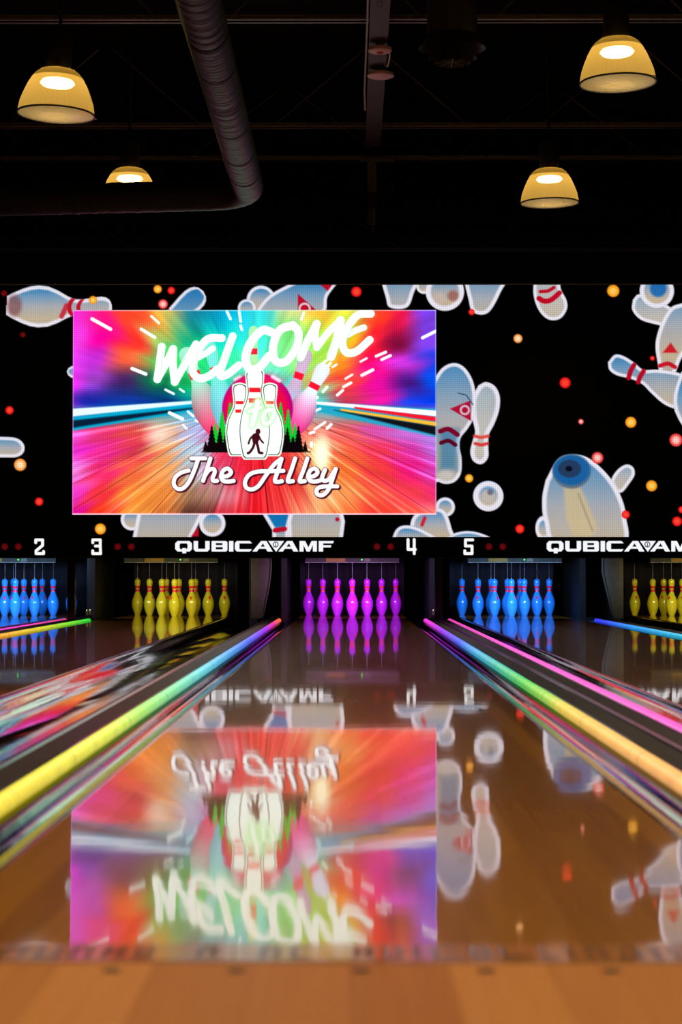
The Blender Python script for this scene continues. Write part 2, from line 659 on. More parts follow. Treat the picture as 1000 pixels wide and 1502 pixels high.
bgc.stroke([(672, 577), (684, 580), (694, 594)], 1.4, (20, 60, 90), 1)
bgc.ring((716, 728), 22, 9)
bgc.disc((716, 728), 10, (190, 182, 172), 4, .9)
bgc.disc((719, 722), 4.5, (100, 105, 130), 2.5, .9)
bgc.ring((653, 744), 14, 5)
bgc.shape([(600, 800), (604, 762), (622, 748), (650, 748), (662, 775), (664, 800)], 6, 740, 800)
bgc.stroke([(623, 760), (619, 770)], 5, (200, 30, 50), 2)
bgc.shape([(572, 800), (582, 776), (600, 771), (625, 780), (650, 800)], 5, 772, 800)
bgc.shape([(640, 798), (668, 782), (695, 780), (722, 790), (730, 800)], 4, 780, 800)
# lower right
bgc.ring((797, 775), 12, 5, ry=18)
bgc.shape([(903, 722), (896, 706), (905, 690), (918, 682), (928, 686), (930, 697), (922, 710), (912, 722)], 5, 670, 730, pale=.4)
bgc.shape([(800, 705), (818, 674), (840, 667), (864, 673), (890, 696), (908, 724), (917, 757), (912, 800), (816, 800), (798, 765), (795, 732)], 7, 640, 850)
bgc.poly([(826, 712), (850, 712), (864, 745), (876, 775), (866, 788), (840, 788), (830, 760)], (206, 184, 140), 6, .8)
bgc.stroke([(848, 725), (858, 752), (868, 778)], 2.5, (150, 135, 115), 3, .7)
bgc.disc((838, 692), 28, (96, 112, 132), 3, ry=25)
bgc.disc((838, 690), 27, (24, 96, 160), 4, ry=22)
bgc.disc((835, 688), 17, (34, 60, 96), 2, ry=13)
bgc.disc((834, 688), 5, (8, 14, 30), 2, ry=4)
# right edge cluster
bgc.shape([(929, 440), (938, 432), (958, 438), (985, 452), (1005, 470), (985, 480), (962, 476), (940, 469), (928, 455)], 5, 425, 490, pale=.5)
bgc.shape([(1002, 445), (984, 452), (970, 475), (962, 503), (964, 528), (970, 550), (988, 550), (1000, 525), (1018, 500), (1030, 460)], 6, 400, 560)
bgc.stroke(crom([(968, 537), (980, 534), (990, 539)], 6), 6, (200, 20, 40), 2)
bgc.poly([(972, 518), (984, 503), (994, 518)], (205, 30, 40), 2.5)
bgc.ring((964, 427), 25, 7)
bgc.disc((966, 424), 12, (20, 100, 175), 4, .9)
bgc.shape([(892, 532), (902, 521), (915, 523), (931, 533), (944, 543), (966, 543), (1000, 549), (1050, 570), (1050, 615), (1000, 603), (975, 594), (955, 577), (942, 564), (925, 556), (905, 551), (894, 543)], 5, 510, 620)
bgc.stroke(crom([(930, 536), (925, 545), (922, 555)], 6), 7, (180, 10, 36), 1.5)
bgc.stroke(crom([(944, 545), (939, 553), (936, 561)], 6), 7, (180, 10, 36), 1.5)
bgc.pin((1012, 545), (1022, 690), 1.2, 6)
# left edge
bgc.shape([(-50, 640), (0, 641), (24, 643), (35, 652), (35, 663), (26, 670), (8, 671), (-50, 668)], 5, 635, 680)
# further along the wall, outside the photograph
bgc.pin((1090, 480), (1140, 610), 1, 6)
bgc.pin((-120, 500), (-60, 430), 1.1, 5)
for c, r, k in [((14, 602), 6, 0), ((30, 682), 9, 2), ((58, 736), 6, 0), ((148, 776), 8, 1), ((33, 491), 4, 3), ((5, 430), 4.5, 3), ((136, 440), 6, 1),
                ((231, 424), 6, 1), ((251, 426), 5.5, 0), ((239, 446), 7, 4), ((523, 428), 7.5, 0), ((760, 497), 6.5, 2), ((688, 702), 6, 1),
                ((762, 776), 6.5, 0), ((829, 562), 8, 0), ((852, 619), 4, 4), ((925, 620), 8, 1), ((876, 672), 8.5, 4), ((955, 713), 8, 1),
                ((900, 427), 9, 1), ((957, 526), 3.5, 0), ((991, 646), 9.5, 4), ((992, 765), 7, 0), ((917, 755), 6, 0), ((999, 748), 5, 0), ((692, 458), 4.5, 0),
                ((-40, 560), 7, 1), ((-100, 690), 7, 0), ((1060, 700), 8, 1), ((1150, 520), 7, 0), ((1110, 740), 6, 4)]:
    edge = [(235, 20, 24), (250, 150, 20), (250, 150, 60), (90, 6, 8), (240, 60, 60)][k]
    core = [(255, 70, 50), (255, 205, 90), (255, 225, 180), (110, 10, 10), (255, 200, 190)][k]
    bgc.disc(c, r, edge, 1.6)
    bgc.disc(c, r * .62, core, r * .5)

# ---- the welcome inset
UX0, UX1, VY0, VY1 = 107, 640, 455, 755
wc = Canvas(UX0, UX1, VY0, VY1, .75)
gx = np.array([107, 150, 195, 240, 285, 330, 375, 420, 465, 510, 555, 600, 640], float)
up_y = np.array([455, 500, 530, 560, 592], float)
UP = np.array([
    [(220, 40, 190), (255, 20, 120), (245, 70, 40), (250, 170, 60), (20, 120, 140), (0, 150, 190), (40, 215, 225), (205, 225, 150), (245, 175, 50), (215, 215, 60), (250, 60, 30), (230, 20, 70), (120, 60, 225)],
    [(235, 60, 225), (255, 0, 160), (255, 50, 40), (170, 190, 90), (10, 160, 120), (10, 195, 190), (60, 230, 215), (120, 225, 120), (160, 225, 60), (245, 190, 30), (255, 20, 50), (120, 10, 60), (120, 60, 220)],
    [(225, 60, 235), (190, 40, 205), (240, 90, 50), (50, 185, 80), (30, 215, 100), (40, 220, 150), (100, 235, 200), (130, 235, 130), (170, 225, 70), (250, 130, 30), (250, 10, 110), (205, 50, 220), (20, 60, 225)],
    [(225, 40, 225), (150, 60, 190), (60, 30, 90), (10, 110, 70), (20, 180, 90), (50, 215, 180), (110, 230, 215), (90, 215, 200), (190, 170, 90), (250, 60, 60), (240, 10, 160), (70, 20, 130), (0, 80, 240)],
    [(140, 30, 200), (20, 30, 150), (10, 50, 150), (0, 50, 120), (0, 140, 150), (20, 190, 200), (90, 215, 225), (80, 215, 215), (60, 190, 180), (190, 50, 80), (220, 20, 150), (20, 60, 225), (0, 50, 215)]], float)
lo_y = np.array([592, 635, 660, 690, 725, 755], float)
LO = np.array([
    [(20, 120, 170), (0, 130, 170), (0, 150, 180), (0, 160, 190), (30, 170, 200), (150, 120, 200), (200, 80, 140), (150, 150, 200), (90, 190, 210), (60, 180, 190), (120, 60, 140), (120, 60, 160), (150, 90, 210)],
    [(245, 80, 200), (230, 50, 110), (225, 70, 70), (235, 175, 140), (185, 190, 235), (205, 110, 180), (220, 50, 80), (230, 90, 90), (245, 130, 110), (240, 90, 90), (220, 80, 170), (205, 110, 220), (190, 140, 240)],
    [(235, 40, 200), (230, 40, 140), (215, 50, 80), (235, 150, 90), (175, 205, 225), (230, 50, 90), (228, 25, 45), (232, 60, 55), (252, 215, 150), (242, 90, 60), (238, 50, 80), (215, 50, 160), (190, 110, 225)],
    [(242, 130, 225), (238, 40, 110), (245, 100, 60), (242, 155, 85), (175, 190, 205), (228, 60, 100), (222, 20, 35), (228, 40, 45), (248, 165, 90), (244, 110, 45), (240, 55, 60), (235, 20, 120), (205, 60, 175)],
    [(238, 50, 190), (252, 50, 60), (252, 135, 50), (240, 140, 60), (150, 110, 80), (215, 140, 155), (216, 22, 34), (222, 45, 45), (252, 175, 120), (252, 150, 80), (248, 85, 60), (252, 60, 75), (235, 40, 110)],
    [(232, 10, 150), (252, 50, 25), (252, 155, 60), (205, 110, 50), (90, 50, 40), (212, 50, 65), (222, 20, 30), (228, 55, 55), (252, 185, 120), (252, 110, 55), (252, 60, 45), (255, 85, 65), (252, 120, 110)]], float)


def grid_col(U, V, gy, T):
    ix = np.clip(np.searchsorted(gx, U) - 1, 0, len(gx) - 2)
    iy = np.clip(np.searchsorted(gy, V) - 1, 0, len(gy) - 2)
    fx = np.clip((U - gx[ix]) / (gx[ix + 1] - gx[ix]), 0, 1)
    fy = np.clip((V - gy[iy]) / (gy[iy + 1] - gy[iy]), 0, 1)
    fx, fy = (fx * fx * (3 - 2 * fx))[..., None], (fy * fy * (3 - 2 * fy))[..., None]
    return (T[iy, ix] * (1 - fx) + T[iy, ix + 1] * fx) * (1 - fy) + (T[iy + 1, ix] * (1 - fx) + T[iy + 1, ix + 1] * fx) * fy


def vnoise(x, y, seed):
    tb = np.random.default_rng(seed).random((257, 257))
    xi, yi = np.floor(x).astype(int), np.floor(y).astype(int)
    fx, fy = x - xi, y - yi
    fx, fy = fx * fx * (3 - 2 * fx), fy * fy * (3 - 2 * fy)
    a, b = tb[xi % 256, yi % 256], tb[(xi + 1) % 256, yi % 256]
    c, d = tb[xi % 256, (yi + 1) % 256], tb[(xi + 1) % 256, (yi + 1) % 256]
    return (a * (1 - fx) + b * fx) * (1 - fy) + (c * (1 - fx) + d * fx) * fy


UU, VV = np.meshgrid(wc.u, wc.v)
ang = np.arctan2(VV - 596, (UU - 375) * .8)
rad = np.hypot(UU - 375, VV - 596)
lr = np.log(rad + 20)
wob = (vnoise(ang * 9 + 40, lr * 2.2, 1) - .5)
du = wob * rad * .22
UPc = grid_col(np.clip(UU + du * np.cos(ang) + 16 * (vnoise(ang * 14 + 60, lr, 5) - .5), UX0, UX1), np.clip(VV + du * np.sin(ang), 455, 592), up_y, UP)
LOc = grid_col(np.clip(UU + 26 * (vnoise(ang * 34 + 90, lr * .6, 6) - .5), UX0, UX1), VV, lo_y, LO)
st = vnoise(ang * 15 + 30, lr * 3.4, 2) * .65 + vnoise(ang * 36 + 30, lr * 4, 3) * .35
UPc = UPc * (.80 + .28 * st[..., None])
st2 = vnoise(ang * 55 + 30, lr * 1.6, 4) * .6 + vnoise(ang * 120 + 30, lr * 1.5, 8) * .4
LOc = LOc * (.76 + .27 * st2[..., None]) + 80 * (np.clip(st2 - .62, 0, 1) * 1.7)[..., None]
hz = np.clip((VV - 598) / 14 + .5, 0, 1)[..., None]
wc.a = UPc * (1 - hz) + LOc * hz
# plank joints
for x, op in ((107, .4), (40, .4), (-60, .4), (190, .5), (300, .5), (398, .8), (560, .4), (690, .4), (840, .4), (1000, .3)):
    wc.stroke([(375 + (x - 375) * .18, 620), (x, 790)], 1.3, (60, 10, 20), 1, op)
# rails left and right
wc.poly([(107, 612), (300, 590), (306, 600), (107, 632)], (0, 150, 185), 3)
wc.poly([(107, 600), (300, 587), (300, 591), (107, 611)], (206, 236, 250), 2.2)
wc.poly([(107, 617), (285, 598), (285, 600), (107, 628)], (4, 26, 48), 3)
wc.poly([(296, 584), (312, 584), (312, 592), (296, 594)], (0, 20, 20), 2)
wc.poly([(286, 585), (297, 584), (296, 594), (286, 594)], (0, 120, 60), 2)
wc.poly([(450, 590), (640, 600), (640, 642), (462, 604)], (20, 150, 180), 4, .9)
wc.poly([(446, 588), (640, 603), (640, 611), (450, 592)], (245, 244, 252), 2)
wc.poly([(520, 597), (640, 612), (640, 619), (520, 600)], (215, 20, 40), 2)
wc.poly([(500, 600), (640, 620), (640, 626), (500, 603)], (235, 170, 40), 2)
wc.poly([(490, 602), (640, 626), (640, 639), (520, 609)], (12, 14, 20), 3)
# glow of the lane reflection
wc.disc((472, 668), 11, (255, 246, 205), 12, .95, ry=26)
wc.disc((232, 640), 16, (240, 235, 225), 18, .5, ry=14)
for a, b, w in [((135, 468), (162, 483), 5), ((222, 464), (233, 474), 3.5), ((207, 483), (227, 495), 4.5), ((194, 541), (214, 549), 5), ((243, 572), (255, 578), 3.5),
                ((264, 571), (270, 575), 3), ((249, 606), (268, 615), 5), ((276, 604), (284, 611), 3.5), ((287, 617), (297, 621), 3), ((269, 624), (274, 629), 3),
                ((333, 457), (338, 468), 4), ((351, 457), (353, 472), 4), ((353, 478), (355, 484), 4), ((446, 459), (442, 469), 3.5), ((620, 496), (640, 486), 4.5),
                ((552, 523), (566, 517), 4), ((560, 528), (573, 522), 4), ((531, 551), (547, 543), 4.5), ((529, 531), (538, 526), 3), ((504, 568), (515, 562), 4),
                ((495, 580), (503, 573), 4), ((507, 556), (517, 550), 3), ((474, 575), (480, 568), 4), ((470, 536), (482, 527), 3.5), ((480, 539), (485, 533), 4),
                ((488, 539), (494, 535), 3), ((456, 592), (466, 583), 4), ((462, 630), (477, 620), 3.5), ((480, 629), (486, 623), 4), ((456, 606), (470, 600), 3.5),
                ((457, 650), (457, 655), 4), ((455, 636), (461, 634), 4), ((292, 577), (297, 581), 4)]:
    wc.stroke([a, b], w, (240, 255, 250), 1.3, .95)
# pins scattering behind the ball, then the ball
def ipin(base, head, body, low, wf=1.):
    b, h = np.array(base, float), np.array(head, float)
    L = np.hypot(*(h - b))
    ax = (h - b) / L
    sl, U, V = wc.win([b, h], L * .25)
    t = ((U - b[0]) * ax[0] + (V - b[1]) * ax[1]) / L
    q = -(U - b[0]) * ax[1] + (V - b[1]) * ax[0]
    e = np.interp(t, PT, PR, left=-.1, right=-.1) * L * wf - np.abs(q)
    m = np.clip(e + .5, 0, 1)
    k = np.clip((t - .1) / .5, 0, 1)[..., None]
    sh = (1 - .25 * np.clip(q / (L * .16), -1, 1) ** 2)[..., None]
    wc.put(sl, m, (np.array(low, float) * (1 - k) + np.array(body, float) * k) * sh)
    wc.put(sl, m * np.clip((t - .65) * L, 0, 1) * np.clip((.73 - t) * L, 0, 1), (225, 18, 45))


ipin((322, 640), (270, 510), (150, 215, 190), (238, 60, 110))
ipin((338, 640), (306, 500), (110, 215, 205), (120, 180, 210), .8)
ipin((408, 640), (452, 512), (190, 160, 190), (110, 190, 215), .85)
ipin((424, 640), (478, 534), (214, 222, 240), (240, 40, 130), 1.1)
ipin((374, 600), (372, 478), (160, 225, 160), (220, 80, 60), .7)
wc.disc((378, 600), 52, (170, 0, 110), 2)
wc.disc((377, 602), 47, (205, 6, 60), 8)
wc.disc((380, 560), 30, (225, 30, 70), 14, .6, ry=12)
wc.stroke([(400, 553), (410, 559)], 5, (250, 200, 215), 3)
wc.stroke([(352, 553), (345, 557)], 4, (250, 190, 205), 3)


# emblem: trees, three pins, walker
def tree(x, top, bot, w, col):
    pts_l, pts_r = [], []
    n = max(4, int((bot - top) / 5))
    for i in range(n):
        f0, f1 = i / n, (i + 1) / n
        y0, y1 = top + (bot - top) * f0, top + (bot - top) * f1
        pts_l += [(x - w * f0 * .45, y0), (x - w * (f1 * .5 + .06), y1 - .5)]
        pts_r += [(x + w * f0 * .45, y0), (x + w * (f1 * .5 + .06), y1 - .5)]
    wc.poly(pts_l + pts_r[::-1], col, .7)


G_, K_ = (16, 176, 40), (8, 3, 6)
for x, t_, b_, w in ((316, 620, 650, 13), (326, 603, 655, 19), (338, 590, 655, 22), (352, 580, 650, 20), (412, 590, 655, 22), (423, 600, 655, 19), (433, 620, 655, 13), (400, 578, 650, 20)):
    tree(x, t_, b_, w, G_)
for x, t_, b_, w in ((302, 647, 663, 9), (311, 624, 663, 16), (323, 627, 663, 14), (334, 622, 663, 18), (344, 626, 663, 16), (404, 624, 663, 18), (415, 619, 663, 16), (422, 627, 663, 14),
                     (430, 640, 663, 14), (438, 624, 663, 15), (448, 647, 663, 8)):
    tree(x, t_, b_, w, K_)
wc.poly([(308, 650), (442, 650), (446, 664), (303, 664)], K_, .8)
wc.stroke([(296, 663.3), (456, 663.3)], 1.2, K_, .8)


def epin(cx, top, bot, hw, bw, lean=0):
    L = bot - top
    k = [(0, .62), (.06, .80), (.3, 1.), (.5, .84), (.64, .47), (.74, .37), (.84, .43), (.93, .46), (.975, .36), (1, .0)]
    def out(g):
        lft, rgt = [], []
        for t, r in k:
            y = bot + g - (L + 2 * g) * t
            x = cx + lean * (t - .5)
            rr = r * bw / 2 * (hw if t > .6 else 1) + g * (1 if r else 0)
            lft.append((x - rr, y))
            rgt.append((x + rr, y))
        a = crom(lft, 4)
        b = crom(rgt, 4)
        return [tuple(p) for p in a] + [tuple(p) for p in b[::-1]]
    wc.poly(out(2.6), (238, 252, 240), 1)
    wc.poly(out(.9), (18, 40, 26), .8)
    wc.poly(out(-.3), (236, 250, 240), .8)


def eband(cx, y, w, h):
    wc.poly([(cx - w / 2, y), (cx + w / 2, y), (cx + w / 2 - .4, y + h), (cx - w / 2 + .4, y + h)], (222, 22, 36), .8)


epin(352, 564, 667, 1.02, 37, 0)
epin(396, 564, 667, 1.02, 37, 0)
eband(352, 588.5, 12, 5)
eband(352, 601, 13.5, 5)
eband(396, 588.5, 12, 5)
epin(374, 542, 672, 1.14, 43, 0)
eband(374, 569, 17, 7)
eband(374, 584.5, 18, 7)
# soft green glow under the small word
wc.disc((382, 606), 22, (190, 250, 170), 14, .55)
# walking figure in silhouette
B_ = (58, 8, 20)
wc.disc((378.8, 633.5), 3.6, B_, .8, ry=4.4)
wc.poly([(376, 635), (381, 638), (381, 645), (378.5, 651), (371.5, 652), (370, 644), (371.5, 637)], B_, .8)
wc.stroke(crom([(373, 638), (367.5, 644), (365, 651)], 4), 3, B_, .8)
wc.stroke(crom([(380, 640), (383, 646), (386.5, 650)], 4), 2.8, B_, .8)
wc.stroke(crom([(373.5, 650), (371.5, 657), (366.5, 664), (364, 665)], 4), 4, B_, .8)
wc.stroke(crom([(377, 650), (379, 657), (380.5, 664), (385, 665)], 4), 4, B_, .8)


# writing
def cr4(l):
    return [(210 + x / 2.857, 450 + y / 2.857) for x, y in l]


WHT, HALO = (240, 255, 244), (60, 230, 120)
wel = [([(78, 168), (70, 230), (60, 305)], 1), ([(60, 303), (98, 235), (126, 178)], 1), ([(126, 178), (126, 250), (133, 316)], 1), ([(133, 316), (175, 240), (222, 158)], 1),
       ([(330, 132), (268, 138), (222, 205), (208, 270), (235, 300), (275, 292), (312, 262)], 1), ([(228, 215), (262, 196), (292, 176)], .8),
       ([(376, 124), (345, 210), (322, 284), (350, 286), (402, 246)], 1),
       ([(540, 108), (500, 100), (452, 150), (430, 215), (446, 262), (486, 256), (528, 208)], 1.1),
       ([(628, 78), (572, 100), (545, 170), (556, 228), (600, 230), (640, 175), (652, 110), (628, 78)], 1.05),
       ([(660, 214), (690, 145), (728, 72)], 1), ([(728, 72), (722, 120), (728, 172)], .9), ([(728, 172), (775, 110), (828, 58)], .9), ([(828, 58), (812, 135), (788, 210)], 1.1),
       ([(955, 30), (900, 36), (856, 90), (836, 150), (852, 192), (895, 188), (950, 140)], 1), ([(858, 118), (892, 100), (926, 88)], .8)]
for l, w in wel:
    wc.stroke(crom(cr4(l), 8), 17 * w, HALO, 8, .16)
for l, w in wel:
    wc.stroke(crom(cr4(l), 8), 11.2 * w, WHT, 1)
# dry-brush gaps
for l in ([(82, 190), (74, 280)], [(232, 180), (216, 262)], [(352, 180), (335, 250)], [(640, 120), (628, 180)], [(632, 112), (610, 190)], [(800, 120), (785, 195)], [(878, 80), (850, 150)],
          [(372, 150), (352, 220)], [(448, 170), (438, 225)], [(146, 262), (178, 212)], [(905, 172), (945, 140)], [(700, 140), (680, 190)]):
    wc.stroke(cr4(l), .9, (120, 225, 150), .8, .8)
wto = [([(378.5, 589), (375, 605), (370, 624)], 7), ([(366, 604), (374, 601), (383, 598)], 4.5), ([(398, 601), (390, 604), (386, 614), (389, 622), (396, 620), (401, 611), (402, 603), (398, 601)], 5)]
for l, w in wto:
    wc.stroke(crom(l, 6), w + 5, (150, 245, 150), 4, .6)
for l, w in wto:
    wc.stroke(crom(l, 6), w, (236, 255, 236), 1)


def cr3(l):
    return [(240 + x / 3.704, 650 + y / 3.704) for x, y in l]


ally = [[(152, 84), (190, 84), (228, 84)], [(190, 86), (168, 150), (140, 210), (108, 246), (76, 248), (57, 222), (66, 186), (100, 160), (138, 150)],
        [(256, 84), (236, 145), (216, 206)], [(224, 180), (248, 148), (272, 142), (280, 158), (268, 190), (272, 206), (292, 206)],
        [(316, 184), (352, 178), (368, 158), (350, 140), (326, 150), (314, 182), (326, 206), (356, 210), (382, 206)],
        [(640, 86), (600, 120), (556, 178), (518, 232), (484, 252), (452, 244), (444, 212), (466, 174), (512, 156), (580, 154), (652, 152)], [(642, 86), (624, 146), (606, 202), (618, 212), (644, 208)],
        [(716, 84), (696, 145), (676, 206), (704, 208)], [(782, 84), (762, 145), (740, 206), (768, 208)],
        [(788, 186), (822, 178), (838, 158), (822, 140), (798, 150), (786, 182), (798, 206), (826, 210), (852, 204)],
        [(878, 146), (862, 190), (874, 206), (898, 198), (916, 172), (936, 142)], [(936, 142), (918, 196), (898, 250), (868, 282), (838, 280), (832, 256), (852, 240), (900, 236), (944, 236)]]
for l in ally:
    wc.stroke([(x + 1.6, y + 1.5) for x, y in crom(cr3(l), 8)], 8.0, (60, 6, 20), 1)
for l in ally:
    wc.stroke(crom(cr3(l), 8), 7.4, (70, 20, 40), .8)
for l in ally:
    wc.stroke(crom(cr3(l), 8), 5.8, (246, 250, 252), .8)
wc.stroke([(107, 455.5), (640, 455.5)], 1.4, (200, 220, 235), .8, .6)
wc.stroke([(107, 754.3), (640, 754.3)], 2, (255, 210, 225), .8, .9)
wc.stroke([(639.3, 455), (639.3, 755)], 1.4, (190, 190, 230), .8, .6)
wc.stroke([(107.4, 455), (107.4, 755)], 1.2, (230, 150, 230), .8, .6)

# ---- lettering strip
sc_ = Canvas(-200, 1200, 787.8, 818, .62)


def wordmark(dx):
    W_ = (236, 238, 244)
    def q(l):
        return [(240 + dx + x / 3.846, 780 + y / 3.846) for x, y in l]
    def f(l, op=W_):
        sc_.poly(q(l), op, .6)
    def rr(a0, b0, a1, b1, c):     # chamfered block
        return [(a0 + c, b0), (a1 - c, b0), (a1, b0 + c), (a1, b1 - c), (a1 - c, b1), (a0 + c, b1), (a0, b1 - c), (a0, b0 + c)]
    K = (3, 3, 4)
    f(rr(68, 52, 163, 112, 14)); f(rr(93, 66, 138, 98, 6), K); f([(108, 92), (130, 92), (130, 122), (108, 122)])
    f([(172, 52), (197, 52), (197, 96), (237, 96), (237, 52), (262, 52), (262, 100), (250, 112), (184, 112), (172, 100)])
    f(rr(273, 52, 362, 112, 8)); f([(297, 64), (334, 64), (334, 75), (297, 75)], K); f([(297, 87), (336, 87), (336, 99), (297, 99)], K)
    f([(273, 52), (290, 52), (290, 112), (273, 112)])
    f([(371, 52), (396, 52), (396, 112), (371, 112)])
    f(rr(404, 52, 500, 112, 12)); f([(430, 66), (502, 66), (502, 98), (430, 98)], K)
    f([(502, 112), (552, 52), (582, 52), (618, 112), (588, 112), (578, 96), (540, 96), (528, 112)]); f([(550, 84), (562, 66), (573, 84)], K)
    f([(592, 52), (682, 52), (636, 114)]); sc_.disc(q([(634, 72)])[0], 4.2, K, .7); sc_.disc(q([(634, 72)])[0], 3.1, W_, .7)
    sc_.stroke(q([(634, 66), (634, 84)]), 1.1, K, .6)
    f([(648, 112), (698, 52), (728, 52), (762, 112), (734, 112), (724, 96), (686, 96), (674, 112)]); f([(696, 84), (708, 66), (719, 84)], K)
    f([(768, 112), (768, 52), (800, 52), (818, 88), (836, 52), (866, 52), (866, 112), (843, 112), (843, 76), (826, 112), (808, 112), (791, 76), (791, 112)])
    f([(876, 112), (876, 52), (962, 52), (956, 66), (901, 66), (901, 76), (948, 76), (943, 89), (901, 89), (901, 112)])


for dx in (-543.5, 0, 543.5):
    wordmark(dx)
NW = (240, 240, 240)


def digit(strokes, dx=0):
    for l in strokes:
        sc_.stroke([(x + dx, y) for x, y in l], 4.3, NW, .6)


digit([[(53.5, 796), (53.5, 792), (63.5, 792), (63.5, 800), (54, 808), (54, 812), (65, 812), (65, 809)]])
digit([[(137, 796), (137, 792), (148, 792), (148, 801), (141, 801)], [(148, 801), (148.5, 812), (137, 812), (137, 808)]])
digit([[(598.5, 791.5), (598.5, 806), (609, 806)], [(607.5, 791.5), (607.5, 812)]])
digit([[(693, 792), (682.5, 792), (682.5, 801), (692, 801), (692, 812), (681.5, 812), (681.5, 808)]])
digit([[(1156, 792), (1146, 792), (1146, 812), (1156, 812), (1156, 801), (1147, 801)]])
for x in (8, 28, 173.5, 193.5, 553, 573, 717, 737, 1097, 1117, -15):
    sc_.disc((x, 802), 5, (78, 4, 8), 1)
    sc_.disc((x, 802), 2.4, (96, 8, 12), 1)

wallv = thing('video_wall', 'long black LED video wall of flying bowling pins above the lanes', 'video wall', (WX(500), DS, WZ(818)))
bgc.mesh('pin_backdrop_screen', wallv, led('led_backdrop', 1.12, .0182, .30), DS)
wi = wc.mesh('welcome_screen', wallv, led('led_welcome', 1.6, .0182, .30), DS - .008)
wi['label'] = 'brightly coloured welcome picture with The Alley emblem'
sc_.mesh('lane_number_strip', wallv, led('led_strip', 1.2, .0182, .18), DS - .004)
mb = MB().box(WX(-260), WX(1260), DS + .004, DS + .22, WZ(818.6), WZ(416.6))
obj('cabinet', mb, M['black'], wallv)
obj('top_trim', MB().box(WX(-260), WX(1260), DS - .012, DS + .02, WZ(417.6), WZ(416.8)), M['conduit'], wallv)

# ------------------------------------------------------------------ lanes
LW = 1.0541
FOUL, HEADY, ENDY = 2.275, 20.6, 21.62
LC = {2: -3.395, 3: -1.785, 4: .013, 5: 1.623, 6: 3.433}
SAG0, TAU = .008, 1.0


def lz(y):
    return SAG0 * math.exp(-max(0, y - FOUL) / TAU)


ys = [FOUL + .118 + .06 * k for k in range(90)]
ys += [ys[-1] + (ENDY - ys[-1]) * (k + 1) / 40 for k in range(40)]
ys_head = [FOUL + .0025, FOUL + .04, FOUL + .08, FOUL + .117]
WHERE = {2: 'leftmost bowling lane, with the blue-lit pins below the number 2', 3: 'glossy brown lane left of the middle one, ending at the yellow-lit pins',
         4: 'middle bowling lane with the magenta-lit pins, mirroring the welcome picture', 5: 'glossy brown lane right of the middle one, ending at blue-lit pins',
         6: 'rightmost bowling lane, partly cut off, ending at yellow-lit pins'}
for n, cx in LC.items():
    t = thing('bowling_lane', WHERE[n], 'bowling lane', (cx, FOUL, 0), 'bowling lanes')
    m = MB()
    for yy, nm, mt in ((ys, 'lane_surface', M['lane']), (ys_head, 'lane_head', M['strip'])):
        m = MB()
        v, f = [], []
        nx = 2
        for y in yy:
            z = lz(y)
            v += [(cx - LW / 2, y, z), (cx + LW / 2, y, z), (cx + LW / 2, y, z - .04), (cx - LW / 2, y, z - .04)]
        for i in range(len(yy) - 1):
            a, b = i * 4, i * 4 + 4
            for k in range(4):
                k2 = (k + 1) % 4
                f.append((a + k, a + k2, b + k2, b + k))
        f.append((0, 3, 2, 1))
        e = (len(yy) - 1) * 4
        f.append((e, e + 1, e + 2, e + 3))
        m.add(v, f)
        o = obj(nm, m, mt, t)
    # sighting arrows let into the boards
    for dxa in (-.405, 0, .405):
        d = 6.98 - abs(dxa) / .405 * .45
        z = lz(d) + .0006
        mm = MB().add([(cx + dxa - .012, d - .03, z), (cx + dxa + .012, d - .03, z), (cx + dxa, d + .13, z)], [(0, 1, 2)])
        obj('arrow_marker', mm, M['mark'], t)
    if n == 4:
        # worn dark lettering across the lane just past the foul line: only fragments of the strokes remain readable
        rl = random.Random(5)
        x = cx - LW / 2 + .03
        ya, yb = FOUL + .024, FOUL + .098
        while x < cx + LW / 2 - .06:
            mm = MB()
            w = rl.uniform(.02, .032)
            kind = rl.choice('HUILCDA')
            def bx(a, b, c_, d_):
                zz = lz((c_ + d_) / 2) + .0006
                mm.add([(a, c_, zz), (b, c_, zz), (b, d_, zz), (a, d_, zz)], [(0, 1, 2, 3)])
            s_ = .007
            if kind in 'HUDA':
                bx(x, x + s_, ya, yb); bx(x + w - s_, x + w, ya, yb)
            if kind in 'ILC':
                bx(x, x + s_, ya, yb)
            if kind == 'H':
                bx(x, x + w, (ya + yb) / 2 - .006, (ya + yb) / 2 + .006)
            if kind in 'ULCD':
                bx(x, x + w, ya, ya + .012)
            if kind in 'ACD':
                bx(x, x + w, yb - .012, yb)
            x += (w if kind != 'I' else s_) + rl.choice([.012, .012, .014, .05])
            obj('floor_letter', mm, M['letter'], t)

# approach floor with inlaid dots
fl = struct('floor', MB().box(-9, 9, -8, FOUL, SAG0 - .05, SAG0), M['approach'])
for n, cx in LC.items():
    for k in range(-3, 4):
        dxx = P(530, 1420, FOUL - .05).x + k * .1355 if n == 4 else cx + k * .1355
        z = SAG0 + .0008
        pts = [(dxx + .0105 * math.cos(a), FOUL - .052 + .0105 * math.sin(a), z) for a in [2 * PI * i / 16 for i in range(16)]]
        obj('approach_dot', MB().add(pts, [tuple(range(16))]), M['mark'], fl)
obj('foul_line', MB().add([(-9, FOUL - .006, SAG0 + .0005), (9, FOUL - .006, SAG0 + .0005), (9, FOUL + .002, SAG0 + .0005), (-9, FOUL + .002, SAG0 + .0005)], [(0, 1, 2, 3)]), M['letter'], fl)
struct('floor_pit', MB().box(-9, 9, FOUL, 27, -.30, -.14), M['room'])

